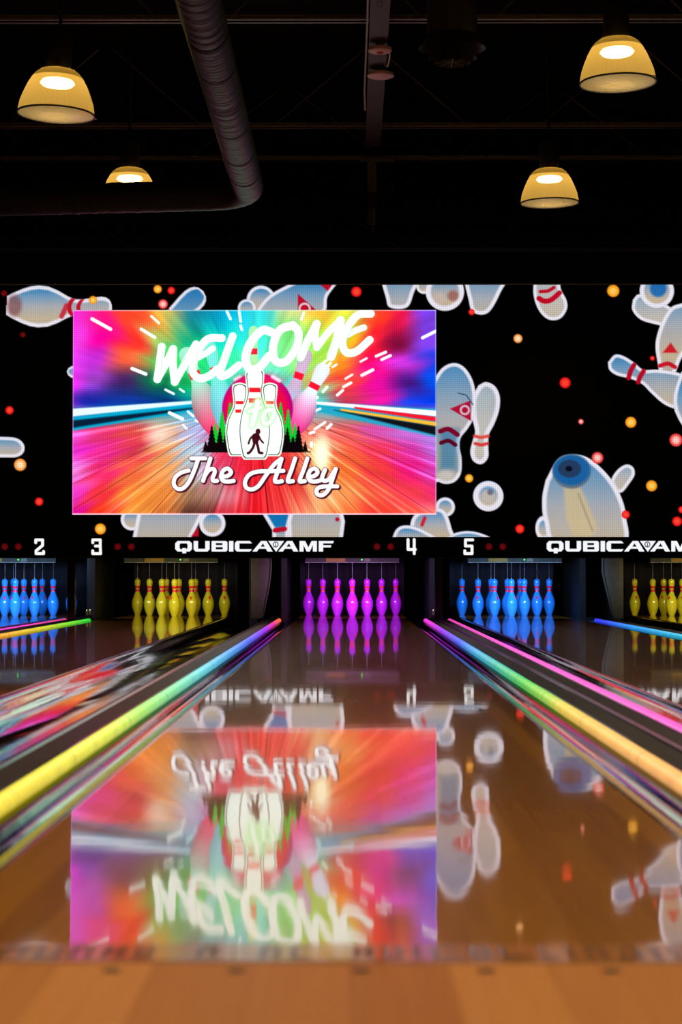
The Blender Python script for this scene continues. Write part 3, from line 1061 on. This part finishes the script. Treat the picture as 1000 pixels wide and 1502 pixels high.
# ------------------------------------------------------------------ gutters, dividers, light tubes
GY = [FOUL + .002 + (20.26 - FOUL) * k / 60 for k in range(61)]
GP = [(.001, -.040), (.001, -.006), (.006, -.003), (.014, -.0035), (.022, -.006), (.030, -.011), (.037, -.019), (.043, -.030), (.052, -.048), (.064, -.064), (.080, -.072), (.10, -.075), (.12, -.073), (.134, -.066), (.1415, -.053), (.1425, -.037)]


def thick(prof, t=.006):
    """close a cross-section by offsetting it downwards"""
    return prof + [(x, z - t) for x, z in prof[::-1]]


def gutter(xe, sg, label, prof=GP):
    p = thick([(xe + sg * a, b) for a, b in prof])
    o = obj('gutter', MB().profile(p, GY, True), M['gutter'], None, smooth=True)
    return tag(o, label, 'gutter', 'lane gutters')


def tube_mat(name, stops, strength=1.35):
    t = NT(name)
    g = t.n('ShaderNodeNewGeometry')
    sp = t.n('ShaderNodeSeparateXYZ')
    t.l(g.outputs['Position'], sp.inputs[0])
    f = t.math('DIVIDE', sp.outputs[1], 20.0)
    col = t.ramp(f, [(d / 20.0, L4(*c)) for d, c in stops])
    # the diodes sit under the crown of the diffuser, so it glows most on top
    top = t.math('MULTIPLY', t.math('ADD', sp.outputs[2], .031), 1 / .036, clamp=True)
    ridge = t.math('SINE', t.math('MULTIPLY', sp.outputs[1], 2 * PI / .055))
    nz = t.n('ShaderNodeTexNoise')
    nz.inputs['Scale'].default_value = 9
    t.l(g.outputs['Position'], nz.inputs['Vector'])
    seg = t.math('GREATER_THAN', t.math('FRACT', t.math('DIVIDE', sp.outputs[1], 1.22)), .012)
    k = t.math('ADD', t.math('MULTIPLY', top, .75), .22)
    k = t.math('MULTIPLY', k, t.math('ADD', .93, t.math('MULTIPLY', ridge, .10)))
    k = t.math('MULTIPLY', k, t.math('ADD', .72, t.math('MULTIPLY', nz.outputs['Fac'], .5)))
    k = t.math('MULTIPLY', k, t.math('ADD', .5, t.math('MULTIPLY', seg, .5)))
    b = t.n('ShaderNodeBsdfPrincipled')
    b.inputs['Base Color'].default_value = (.25, .25, .25, 1)
    b.inputs['Roughness'].default_value = .25
    t.l(col, b.inputs['Emission Color'])
    t.l(t.math('MULTIPLY', k, strength), b.inputs['Emission Strength'])
    t.l(b.outputs[0], t.out.inputs[0])
    return t.m


TC = {
    'l4': [(4.2, (236, 214, 34)), (5.6, (214, 226, 52)), (6.6, (140, 226, 96)), (7.8, (96, 216, 160)), (9.2, (70, 205, 215)), (11, (36, 160, 225)), (13.2, (50, 100, 240)), (15.6, (140, 40, 235)), (17.6, (225, 36, 140)), (18.8, (245, 100, 30))],
    'r4': [(4.4, (252, 176, 90)), (5.6, (246, 184, 80)), (6.6, (232, 196, 60)), (7.2, (140, 208, 60)), (8.2, (50, 200, 70)), (9.4, (24, 190, 150)), (11.2, (24, 170, 214)), (13, (50, 100, 236)), (15.5, (140, 50, 225)), (18, (225, 50, 205))],
    'l5': [(5, (236, 60, 190)), (12, (228, 70, 190)), (18.5, (215, 50, 170))],
    'r5': [(8, (60, 210, 170)), (13, (20, 196, 205)), (16.5, (14, 150, 230)), (18.5, (50, 60, 240))],
    'l3': [(10, (240, 120, 40)), (14.2, (244, 160, 40)), (16, (214, 200, 40)), (17.6, (120, 214, 40)), (19, (20, 205, 60))],
    'r2': [(10, (180, 60, 220)), (16, (224, 40, 190)), (19, (224, 60, 120))]}
TM = {k: tube_mat('light_' + k, v) for k, v in TC.items()}
TY = [FOUL + .05 + (19.25 - FOUL - .05) * k / 40 for k in range(41)]


def light_tube(parent, x, key):
    pts = [(x, y, -.010) for y in TY]
    return obj('light_tube', MB().tube(pts, .021, n=20), TM[key], parent, smooth=True)


def ledge(parent, x, sg):
    """black channel that carries the tube: trough below it and a low lip on the cap side"""
    p = [(x - sg * .021, -.034), (x - sg * .010, -.036), (x + sg * .016, -.036), (x + sg * .0225, -.020), (x + sg * .0225, .002), (x + sg * .030, .002), (x + sg * .030, -.060), (x - sg * .021, -.060)]
    return obj('tube_channel', MB().profile(p, GY, True), M['hood'], parent)


def cap_mesh(xa, xb, z=.0):
    y0, y1 = GY[0], GY[-1]
    m = MB()
    y = y0
    while y < y1 - .01:
        ye = min(y1, y + 2.44)
        m.box(xa, xb, y, ye - .004, -.06, z)
        y = ye
    return m


def divider(xl, xr, kl, kr, label):
    """narrow divider between the right edge xl of one lane and the left edge xr of the next"""
    t = thing('lane_divider', label, 'divider', ((xl + xr) / 2, FOUL, 0), 'lit dividers between lanes')
    light_tube(t, xl + .165, kl); ledge(t, xl + .165, 1)
    light_tube(t, xr - .165, kr); ledge(t, xr - .165, -1)
    c = (xl + xr) / 2
    a = .165 + .030
    obj('divider_cap', cap_mesh(xl + a, c - .012), M['cap'], t)
    obj('centre_groove', MB().profile([(c - .012, -.06), (c - .012, .003), (c - .006, .005), (c - .001, -.004), (c + .004, -.004), (c + .009, .005), (c + .015, .003), (c + .015, -.06)], GY, True), M['hood'], t, smooth=True)
    obj('divider_cap', cap_mesh(c + .015, xr - a), M['cap'], t)
    return t


def wide_divider(xe, sg, key, label):
    """cap with one tube, on the side of the lane edge xe"""
    t = thing('lane_divider', label, 'divider', (xe + sg * .24, FOUL, 0), 'lit dividers between lanes')
    light_tube(t, xe + sg * .165, key); ledge(t, xe + sg * .165, sg)
    a, b = xe + sg * .195, xe + sg * .272
    obj('divider_cap', cap_mesh(min(a, b), max(a, b)), M['cap'], t)
    q = [(xe + sg * .272, -.06), (xe + sg * .272, .001), (xe + sg * .279, .006), (xe + sg * .292, .006), (xe + sg * .299, .000), (xe + sg * .299, -.06)]
    obj('glossy_edging', MB().profile(q, GY, True), M['hood'], t, smooth=True)
    return t


WG = [(.001, -.040), (.001, -.006), (.006, -.003), (.016, -.0035), (.026, -.007), (.036, -.015), (.048, -.032), (.075, -.060), (.12, -.080), (.18, -.090), (.24, -.088), (.30, -.074), (.35, -.052), (.39, -.032), (.425, -.014), (.440, -.010), (.4445, -.010)]
E = {n: (c - LW / 2, c + LW / 2) for n, c in LC.items()}
gutter(E[4][0], -1, 'black glossy gutter along the left side of the middle lane')
gutter(E[4][1], 1, 'black glossy gutter along the right side of the middle lane')
gutter(E[5][0], -1, 'black glossy gutter on the left side of lane 5, behind the pink light line')
gutter(E[5][1], 1, 'black gutter on the far right side of lane 5, beside the blue-green light tube')
gutter(E[3][0], -1, 'black gutter on the left side of lane 3, below the green and orange light tube')
gutter(E[2][1], 1, 'black gutter on the right side of lane 2, behind the thin pink light line')
gutter(E[3][1], 1, 'wide black gutter right of lane 3, mirroring the welcome picture in pink and orange', WG)
gutter(E[6][0], -1, 'wide black gutter left of the rightmost lane, mirroring its yellow-lit pins', WG)
wide_divider(E[4][0], -1, 'l4', 'divider left of the middle lane with one rainbow tube turning yellow nearby')
divider(E[4][1], E[5][0], 'r4', 'l5', 'divider right of the middle lane with a green-to-orange tube and a pink one')
divider(E[2][1], E[3][0], 'r2', 'l3', 'far left divider between lanes 2 and 3 with pink and green-orange tubes')
wide_divider(E[5][1], 1, 'r5', 'far right divider beyond lane 5 with a blue to cyan light tube')

# ------------------------------------------------------------------ pins
u = .0254
body_prof = [(r * u, z * u) for z, r in PROF]
body_prof = [(0.0001, 0)] + body_prof[:-1] + [(.0003, 15 * u)]


def dense(pr, n=4):
    a = crom(pr[1:], n)
    return [pr[0]] + [(max(.0002, float(q[0])), float(q[1])) for q in a]


BP = dense(body_prof)
BZ = np.array([q[1] for q in BP[1:]])
BR = np.array([q[0] for q in BP[1:]])


def make_pin(pmat, rmat):
    t = thing('bowling_pin', '', 'bowling pin', (0, 0, 0))
    obj('pin_body', MB().lathe(BP, n=28), pmat, t, smooth=True)
    for z0, z1 in ((9.65, 10.5), (11.0, 12.0)):
        zs = np.linspace(z0 * u, z1 * u, 5)
        pr = [(float(np.interp(z, BZ, BR)) + .0006, float(z)) for z in zs]
        obj('neck_stripe', MB().lathe(pr, n=28), rmat, t, smooth=True)
    # crown-like emblem on the belly, wrapped on its curve
    m = MB()
    v, f = [], []
    rows = 6
    for i in range(rows + 1):
        z = (7.7 - 1.35 * i / rows) * u
        hw = .016 * (1 - i / rows) * (1 if i > 0 else .9) + .0006
        r = float(np.interp(z, BZ, BR)) + .0008
        for k in range(5):
            a = -PI / 2 + (k / 2 - 1) * hw / r
            v.append((r * math.cos(a), r * math.sin(a), z))
    for i in range(rows):
        for k in range(4):
            f.append((i * 5 + k, i * 5 + k + 1, i * 5 + 5 + k + 1, i * 5 + 5 + k))
    obj('emblem', m.add(v, f), rmat, t)
    obj('string', MB().tube([(0, 0, 15 * u - .002), (0, 0, 15 * u + .012), (0, 0, .5505)], [.0045, .0012, .0012], n=6), M['string'], t)
    return t


protos = {'blue': make_pin(M['bluelit_pin'], M['lit_red']), 'yellow': make_pin(M['yellowlit_pin'], M['red']), 'magenta': make_pin(M['maglit_pin'], M['lit_red'])}
used = set()
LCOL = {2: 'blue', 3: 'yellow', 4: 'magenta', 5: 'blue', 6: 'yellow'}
ROW = .264
ORD = {1: [''], 2: ['left', 'right'], 3: ['left', 'middle', 'right'], 4: ['leftmost', 'second from left', 'third from left', 'rightmost']}
RN = {1: 'front', 2: 'second', 3: 'third', 4: 'back'}
RACK = {2: 'the far left rack', 3: 'the rack under number 3', 4: 'the middle rack', 5: 'the rack under number 5', 6: 'the cut-off far right rack'}
rp = random.Random(3)
for n, cx in LC.items():
    col = LCOL[n]
    for row in (1, 2, 3, 4):
        for i in range(row):
            x = cx + (i - (row - 1) / 2) * .3048
            y = HEADY + (row - 1) * ROW
            px = 514.6 + x * F / y
            if px < -12 or px > 1012:
                continue
            if n == 2 and row == 4 and i == 0:
                continue
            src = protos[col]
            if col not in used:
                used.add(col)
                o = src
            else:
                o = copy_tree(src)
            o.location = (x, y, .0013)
            o.rotation_euler = (0, 0, rp.uniform(-1.3, 1.3))
            if row == 1:
                lab = 'glossy %s-light-tinted bowling pin alone at the front of %s' % (col, RACK[n])
            else:
                lab = 'glossy %s-light-tinted pin, %s in the %s row of %s' % (col, ORD[row][i], RN[row], RACK[n])
            o['label'] = lab
            o['group'] = '%s-lit pins of lane %d' % (col, n)

# ------------------------------------------------------------------ pit: kickbacks, machines, curtains, lights
ZM = WZ(818.6)
for n, cx in LC.items():
    side = {2: 'far left lane', 3: 'lane 3', 4: 'middle lane', 5: 'lane 5', 6: 'rightmost lane'}[n]
    t = thing('pinsetter', 'dark pinsetter head with yellow sticker hanging over the pins of the %s' % side, 'pinsetter', (cx, 20.25, .535), 'pinsetters above the pins')
    w = .465
    obj('housing', MB().box(cx - w, cx + w, 20.2, 21.55, .552, .72), M['kick'], t)
    obj('front_plate', MB().box(cx - w, cx + w, 20.19, 20.2, .548, .62), M['plate'], t)
    obj('edge_strip', MB().box(cx - w, cx + w, 20.185, 20.2, .543, .5475), M['edge'], t)
    obj('warning_sticker', MB().box(cx - .26, cx - .07, 20.184, 20.19, .551, .588), M['yellowtag'], t)
    obj('white_sticker', MB().box(cx + .12, cx + .18, 20.184, 20.19, .555, .585), M['whitetag'], t)
    obj('status_light', MB().lathe([(.001, 0), (.008, 0), (.008, .006), (.001, .007)], (cx + .095, 20.186, .572), 12, tilt=(PI / 2, 0, 0)), M['greenled'], t)
    cu = obj('pit_curtain', MB(), M['curtain'], None) if False else None
    # curtain with soft folds
    m = MB()
    pts = []
    for k in range(49):
        x = cx - .56 + 1.12 * k / 48
        pts.append((x, 22.0 + .02 * math.sin(k * 1.1) + .01 * math.sin(k * .37 + n)))
    v = [(x, y, z) for z in (-.13, .9) for x, y in pts] + [(x, y + .01, z) for z in (-.13, .9) for x, y in pts]
    nn = len(pts)
    f = []
    for k in range(nn - 1):
        f.append((k, k + 1, nn + k + 1, nn + k))
        f.append((2 * nn + k, 3 * nn + k, 3 * nn + k + 1, 2 * nn + k + 1))
    o = obj('pit_curtain', m.add(v, f), M['curtain'], None, smooth=True)
    tag(o, 'dark pleated curtain hanging in the pit behind the pins of the %s' % side, 'curtain', 'pit curtains')
    lt = bpy.data.lights.new('pin_light', 'AREA')
    lt.shape = 'RECTANGLE'
    lt.size = 1.0
    lt.size_y = .05
    lt.spread = math.radians(100)
    lt.energy = {'blue': 16, 'yellow': 6.0, 'magenta': 13}[LCOL[n]]
    lt.color = {'blue': (.34, .6, 1), 'yellow': (1, .88, .42), 'magenta': (.80, .40, 1)}[LCOL[n]]
    lo = bpy.data.objects.new('pin_light', lt)
    C.objects.link(lo)
    lo.location = (cx, 19.3, .555)
    d = Vector((cx, 20.9, .12)) - lo.location
    lo.rotation_euler = d.to_track_quat('-Z', 'Y').to_euler()

# side plates and posts
def plate(x, wd, label, y0=20.3):
    t = thing('kickback', label, 'side plate', (x, y0, -.12), 'kickback plates between the pin decks')
    obj('plate', MB().box(x - wd / 2, x + wd / 2, y0, 21.95, -.14, .72), M['kick'], t)
    obj('edge_trim', MB().box(x - wd / 2 - .004, x + wd / 2 + .004, y0 - .012, y0, -.10, .70), M['hood'], t)
    return t


c23, c45 = (E[2][1] + E[3][0]) / 2, (E[4][1] + E[5][0]) / 2
c34, c56 = (E[3][1] + E[4][0]) / 2, (E[5][1] + E[6][0]) / 2
plate(c23, .07, 'dark side plate between the pins of lanes 2 and 3')
plate(c45, .07, 'dark side plate between the magenta-lit pins and the blue-lit pins')
plate(c34 - .09, .07, 'dark side plate right of the yellow-lit pins of lane 3')
plate(c34 + .22, .05, 'dark side plate left of the magenta-lit pins', 20.3)
plate(c56 + .12, .07, 'dark side plate left of the yellow-lit pins on the far right')
plate(c56 - .22, .05, 'dark side plate right of the blue-lit pins of lane 5', 20.3)
for x, nm in ((c23 - .02, 'black post under the video wall left of lane 3'), (c45 + .0, 'black post under the video wall between the magenta-lit and blue-lit pins')):
    o = obj('support_post', MB().box(x - .035, x + .035, 18.98, 19.06, .007, ZM), M['hood'], None, bevel=.004)
    tag(o, nm, 'post', 'posts under the video wall')
# pale tapering door panels of the ball returns
for cxp, sg, nm in ((c34, 1, 'pale grey curved door panel between the yellow-lit pins and the magenta-lit pins'), (c56, -1, 'pale grey curved door panel between lane 5 and the rightmost yellow-lit pins')):
    t = thing('ball_return_door', nm, 'door panel', (cxp, 19.7, -.0), 'ball return doors')
    a = P(368 if sg > 0 else 914, 860, 19.8).x
    top = P(398 if sg > 0 else 883, 825, 19.8).x
    mid = P(395 if sg > 0 else 888, 860, 19.8).x
    low = P(385 if sg > 0 else 900, 900, 19.8).x
    poly = [(a, .0), (low, .0), ((low * 2 + mid) / 3, .08), (mid, .30), (top, .45), (top, .70), (a, .70)]
    obj('panel', MB().prism(poly, 19.8, 19.86), M['door'], t)
    e2 = a + (top - a) * .86
    m2 = MB()
    pr = [(low, .0), ((low * 2 + mid) / 3, .08), (mid, .30), (top, .45), (top, .70)]
    m2.prism([(p[0] - sg * .008, p[1]) for p in pr] + [(p[0] + sg * .001, p[1]) for p in pr[::-1]], 19.785, 19.8)
    obj('door_edging', m2, M['grey'], t)
# small metal fittings on the divider ends
for px, nm in ((129, 'small pair of brass fittings on the end of the divider left of lane 3'), (637, 'small brass fitting at the end of the divider right of the magenta-lit pins')):
    p = P(px, 895, 19.9)
    t = thing('brass_fitting', nm, 'fitting', (p.x, 19.9, .0), 'brass fittings on divider ends')
    obj('base', MB().box(p.x - .03, p.x + .04, 19.88, 19.94, .000, .03), M['hood'], t)
    obj('bolt', MB().lathe([(.001, .03), (.010, .03), (.010, .075), (.006, .085), (.001, .085)], (p.x - .012, 19.91, 0), 12), M['brass'], t)
    obj('bolt', MB().lathe([(.001, .03), (.010, .03), (.010, .075), (.006, .085), (.001, .085)], (p.x + .018, 19.91, 0), 12), M['brass'], t)

# ------------------------------------------------------------------ pendant lamps
def make_lamp():
    t = thing('pendant_lamp', '', 'pendant lamp')
    R = .25
    prof = [(.247, .004), (.245, .03), (.235, .08), (.217, .13), (.194, .185), (.166, .235)]
    prof_in = [(r - .004, z) for r, z in prof[::-1]]
    obj('lamp_shade', MB().lathe(prof, n=64), M['dome'], t, smooth=True)
    obj('lamp_cap', MB().lathe([(.168, .233), (.146, .262), (.114, .286), (.09, .293), (.05, .296), (.001, .297)], n=48), M['lampcap'], t, smooth=True)
    obj('rim', MB().lathe([(.243, -.003), (.252, -.003), (.252, .007), (.243, .007)], n=64, close=True), M['rim'], t)
    obj('lens', MB().lathe([(.001, -.016), (.10, -.013), (.18, -.007), (.243, .001)], n=48), M['lens'], t, smooth=True)
    obj('bulb', MB().lathe([(.001, .178), (.05, .180), (.096, .188), (.112, .204), (.098, .222), (.04, .23), (.001, .231)], n=32), M['bulb'], t, smooth=True)
    obj('ballast', MB().lathe([(.001, .297), (.075, .297), (.085, .32), (.085, .50), (.06, .54), (.001, .54)], n=24), M['black'], t, smooth=True)
    obj('label_tag', MB().box(-.058, -.01, -.092, -.08, .292, .335), M['lampcap'], t)
    obj('stem', MB().tube([(0, 0, .54), (0, 0, 1.9)], .012, n=8), M['black'], t)
    obj('clip', MB().box(.246, .268, -.006, .006, -.002, .008), M['brass'], t)
    return t


lamp0 = make_lamp()
lamps = [
    ((82, 168), 13.07, (math.radians(0), math.radians(2.6), .3), 'large pendant lamp with glowing yellow dome, upper left'),
    ((906, 122), 13.2, (math.radians(0), math.radians(-1.6), -.6), 'large pendant lamp with glowing yellow dome, upper right'),
    ((190, 297), 17.35, (0, 0, 0), 'glowing lamp on the left, its lower half hidden behind the duct'),
    ((806, 298), 17.3, (0, math.radians(-.8), .2), 'smaller pendant lamp with yellow dome, hanging lower at the right'),
]
first = True
lpos = []
for (px, py), d, rot, lab in lamps:
    p = P(px, py, d)
    o = lamp0 if first else copy_tree(lamp0)
    first = False
    o.location = p
    o.rotation_euler = rot
    o['label'] = lab
    o['group'] = 'pendant lamps'
    lpos.append((p, 1.5))
# the same lamps go on over the approach, above the picture
for y, xs, k in ((8.9, (-1.9, 1.7), 2.4), (4.6, (-1.9, 1.7), 6.5), (.4, (-1.9, 1.7), 5.0), (-3.0, (0,), 6.0)):
    for x in xs:
        o = copy_tree(lamp0)
        o.location = (x, y, 3.5)
        o.rotation_euler = (0, 0, 0)
        o['label'] = 'pendant lamp over the %s, above the picture' % ('lanes' if y > 3 else 'approach')
        o['group'] = 'pendant lamps above the approach'
        lpos.append((Vector((x, y, 3.5)), k))
for p, k in lpos:
    if p.y > 10:
        l = bpy.data.lights.new('bulb_light', 'POINT')
        l.energy = 2.0
        l.color = (1, .70, .34)
        l.shadow_soft_size = .06
        lo = bpy.data.objects.new('bulb_light', l)
        C.objects.link(lo)
        lo.location = p + Vector((0, 0, .14))
    l = bpy.data.lights.new('lamp_light', 'SPOT')
    l.energy = 45 * k
    l.color = (1, .75, .38)
    l.spot_size = math.radians(120)
    l.spot_blend = .6
    l.shadow_soft_size = .15
    lo = bpy.data.objects.new('lamp_light', l)
    C.objects.link(lo)
    lo.location = p + Vector((0, 0, -.05))

# ------------------------------------------------------------------ ceiling
def duct_path():
    A, B = P(291, 0, 10.3), P(346, 200, 13.7)
    zt = 3.366
    def xy(y):
        return A.x + (B.x - A.x) * (y - 10.3) / 3.4
    yb = 15.3
    pts = [(xy(8 + (yb - 8) * k / 40), 8 + (yb - 8) * k / 40, zt) for k in range(41)]
    xb, R = xy(yb), .26
    for k in range(1, 13):
        a = PI / 2 * k / 12
        pts.append((xb - R + R * math.cos(a), yb + R * math.sin(a), zt - .002 * k))
    for k in range(1, 60):
        pts.append((xb - R - k * .09, yb + R, zt - .024 - .0022 * k))
    return pts


dp = duct_path()
# resample and wrinkle the sleeve
seg = [Vector(dp[0])]
out = []
acc = 0
for a, b in zip(dp[:-1], dp[1:]):
    a, b = Vector(a), Vector(b)
    n_ = max(1, int((b - a).length / .02))
    for k in range(n_):
        out.append(a + (b - a) * (k / n_))
out.append(Vector(dp[-1]))
rd = []
rr_ = random.Random(9)
dist = 0
bands = [10.9, 11.6, 12.35, 13.1, 13.95, 14.7]
for i, p in enumerate(out):
    if i:
        dist += (out[i] - out[i - 1]).length
    r = .117 + .0022 * math.sin(dist * 41) * (.5 + .5 * math.sin(dist * 3.1)) + .0016 * math.sin(dist * 93 + 2)
    if p.x > -.95:
        for b in bands:
            r -= .009 * math.exp(-((p.y - b) / .018) ** 2)
    else:
        r -= .006 * math.exp(-(((p.x + 1.05) % .9) / .02) ** 2)
    rd.append(r)
dt = thing('ventilation_duct', 'round wrinkled dark duct running back from the top, then bending left', 'duct', tuple(out[0]))
obj('sleeve', MB().tube(out, rd, n=40), M['duct'], dt, smooth=True)
for b in bands:
    i = min(range(len(out)), key=lambda q: abs(out[q].y - b) + (0 if out[q].x > -.95 else 9))
    p = out[i]
    obj('band_clamp', MB().lathe([(.109, -.006), (.116, -.006), (.116, .006), (.109, .006)], tuple(p), 36, close=True, tilt=(PI / 2, 0, 0)), M['duct'], dt)
obj('hanger', MB().tube([(out[200].x, out[200].y, out[200].z + .12), (out[200].x, out[200].y, 5.2)], .006, n=6), M['steel'], dt)


def joist(py, d, label, depth=.80, apex=None, gap=.045):
    zb = P(500, py, d).z
    t = thing('roof_joist', label, 'roof joist', (0, d, zb), 'steel roof joists')
    zt = zb + depth
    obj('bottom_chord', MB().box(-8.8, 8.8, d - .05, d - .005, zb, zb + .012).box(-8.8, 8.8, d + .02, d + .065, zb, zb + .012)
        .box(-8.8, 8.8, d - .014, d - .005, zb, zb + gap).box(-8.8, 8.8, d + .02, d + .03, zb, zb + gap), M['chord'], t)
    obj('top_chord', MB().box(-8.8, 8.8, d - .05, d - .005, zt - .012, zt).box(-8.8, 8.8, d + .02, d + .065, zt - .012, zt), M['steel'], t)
    a0 = P(apex or 155, py, d).x
    k = d / F
    x = a0 - 393 * k * 4
    while x < 8.2:
        if -5 < x < 5:
            obj('diagonal_bar', MB().bar((x, d + .005, zt - .02), (x + 142 * k, d + .005, zb + .02), .013), M['bar'], t)
            obj('diagonal_bar', MB().bar((x + 248 * k, d + .005, zb + .02), (x + 393 * k, d + .005, zt - .02), .013), M['bar'], t)
        x += 393 * k
    return t


joist(31, 14.9, 'nearest dark roof joist, crossing the very top of the picture', .78, 90)
joist(187, 18.95, 'roof joist with thin diagonal bars behind the upper lamps', .82)
joist(235, 20.6, 'roof joist forming the bright double line above the lower lamps', .80, 30)
joist(369, 26.3, 'farthest roof joist, just above the video wall', .80, 60)

# square beam running back under the joists, with conduit and detectors
bt = thing('ceiling_beam', 'narrow brown beam running back overhead at the top centre', 'beam', (.2, 11, 4.42))
za = 4.40
def bx_at(d, px):
    return P(px, 0, d).x
obj('beam', MB().box(.135, .275, 11.5, 18.8, za, za + .09), M['brown'], bt)
obj('conduit', MB().tube([(.118, 11.5, za - .005), (.118, 14.6, za - .006), (.112, 16.6, za - .004), (.122, 17.3, za)], .008, n=8), M['conduit'], bt)
hook = [(.20 + .014 * math.cos(a), 14.0, za - .022 + .018 * math.sin(a)) for a in [PI / 2 + 2 * PI * k / 14 for k in range(14)]]
obj('eye_hook', MB().tube(hook, .003, n=6), M['conduit'], bt)
for (px, py, dia, lens_) in ((557, 74, .182, True), (558, 111, .215, False)):
    v = (P(px, py, 10) - Vector((0, 0, H)))
    d = (4.345 - H) / (v.z / 10)
    p = P(px, py, d)
    t = thing('smoke_detector', 'pinkish round detector with an orange eye, upper of two' if lens_ else 'pinkish flat round detector, lower and larger of two', 'detector', tuple(p), 'discs under the ceiling beam')
    r = dia / 2
    obj('disc', MB().lathe([(.001, -.016), (r * .8, -.014), (r * .97, -.006), (r, .006), (r * .96, .018), (.001, .022)], tuple(p), 40), M['white'], t, smooth=True)
    obj('mount', MB().lathe([(.001, .02), (.03, .02), (.03, za - p.z), (.001, za - p.z)], tuple(p), 16), M['grey'], t)
    if lens_:
        obj('sensor_eye', MB().lathe([(.001, -.030), (.018, -.028), (.030, -.015), (.001, -.014)], tuple(p), 20), M['orange'], t, smooth=True)
        hk = crom([(p.x + .07, p.y, p.z + .01), (p.x + .075, p.y + .12, p.z - .02), (p.x + .06, p.y + .28, p.z - .05), (p.x + .03, p.y + .3, p.z - .0)], 6)
        obj('cable_loop', MB().tube(hk, .007, n=8), M['conduit'], t)

# round air diffuser
p = P(663, 78, 13.6)
t = thing('ceiling_air_diffuser', 'black round ceiling air diffuser at the top right of centre', 'diffuser', tuple(p))
obj('drop_duct', MB().lathe([(.165, .12), (.170, .15), (.170, 5.35 - p.z), (.165, 5.35 - p.z)], tuple(p), 40), M['steel'], t, smooth=True)
for k, (r, z) in enumerate(((.225, .03), (.165, -.035), (.125, -.07))):
    obj('cone_ring', MB().lathe([(r, z), (r * .98, z + .004), (r * .74, z + .085), (r * .72, z + .08)], tuple(p), 40, close=True), M['steel'], t, smooth=True)
m = MB()
for k in range(8):
    a = PI * 2 * k / 8
    m.bar((p.x, p.y, p.z - .06), (p.x + .115 * math.cos(a), p.y + .115 * math.sin(a), p.z - .066), .004)
obj('vanes', m, M['grey'], t)

# bracket hanging from the joist with coiled cables
d = 20.45
p = P(545, 237, d)
t = thing('hanging_bracket', 'brown strut bracket hanging from the joist over the centre of the video wall', 'bracket', tuple(p))
a, b = P(526, 232, d), P(578, 238, d)
obj('top_plate', MB().box(a.x, b.x, d - .02, d, b.z, a.z), M['grey'], t)
a, b = P(538.5, 238, d), P(552, 330, d)
obj('strut', MB().box(a.x, b.x, d - .03, d, b.z, a.z), M['grey'], t)
a, b = P(538, 285, d), P(554, 306, d)
obj('junction_box', MB().box(a.x, b.x, d - .12, d - .03, b.z, a.z), M['black'], t)
a, b = P(548, 308, d), P(549.5, 341, d)
obj('chain', MB().tube([(a.x, d - .05, a.z), (b.x - .02, d - .05, b.z)], .006, n=6), M['conduit'], t)
for sx, nm in ((529, 'left'), (567, 'right')):
    c_ = P(sx, 285, d)
    mm = MB()
    for q in range(3):
        ang_ = (-.5 if sx < 545 else .5) + .12 * q
        pts = []
        for k in range(21):
            aa = 2 * PI * k / 20
            x_, z_ = (.036 + .005 * q) * math.cos(aa), (.078 + .008 * q) * math.sin(aa)
            pts.append((c_.x + x_ * math.cos(ang_) + z_ * math.sin(ang_), d - .06 - .01 * q, c_.z - x_ * math.sin(ang_) + z_ * math.cos(ang_)))
        mm.tube(pts, .0035, n=6, cap=False)
    o = obj('cable_coil', mm, M['cable'], None, smooth=True)
    tag(o, 'thin dark coil of cable hanging on the %s side of the bracket' % nm, 'cable', 'coiled cables at the bracket')
for k, (xa, xb, xc) in enumerate(((541, 537, 534), (546, 544, 540), (551, 550, 547), (537, 532, 529))):
    q = crom([tuple(P(xa, 306, d - .08)), tuple(P(xb, 350, d - .1)), tuple(P(xc, 395, d - .1)), tuple(P(xc - 1, 416, d - .12))], 8)
    o = obj('hanging_cable', MB().tube([tuple(z) for z in q], .004, n=6), M['cable'], None)
    tag(o, 'thin cable drooping from the bracket to the top of the video wall', 'cable', 'drooping cables')

# ------------------------------------------------------------------ room
struct('wall_back', MB().box(-9.2, 9.2, 27, 27.2, -.3, 6), M['room'])
struct('wall_left', MB().box(-9.2, -9, -8, 27, -.3, 6), M['room'])
struct('wall_right', MB().box(9, 9.2, -8, 27, -.3, 6), M['room'])
struct('wall_front', MB().box(-9.2, 9.2, -8.2, -8, -.3, 6), M['room'])
struct('ceiling', MB().box(-9.2, 9.2, -8.2, 27.2, 5.35, 5.5), M['room'])

w = bpy.data.worlds.new('world')
S.world = w
w.use_nodes = True
w.node_tree.nodes['Background'].inputs[0].default_value = (.004, .003, .003, 1)
w.node_tree.nodes['Background'].inputs[1].default_value = 1
S.view_settings.view_transform = 'Standard'
S.view_settings.look = 'None'
S.view_settings.exposure = 0
S.view_settings.gamma = 1
S.view_settings.use_curve_mapping = False
S.cycles.max_bounces = 8
S.cycles.transparent_max_bounces = 12
S.cycles.sample_clamp_indirect = 3
S.cycles.use_denoising = True
for o in bpy.data.objects:
    if '_loc' in o:
        del o['_loc']
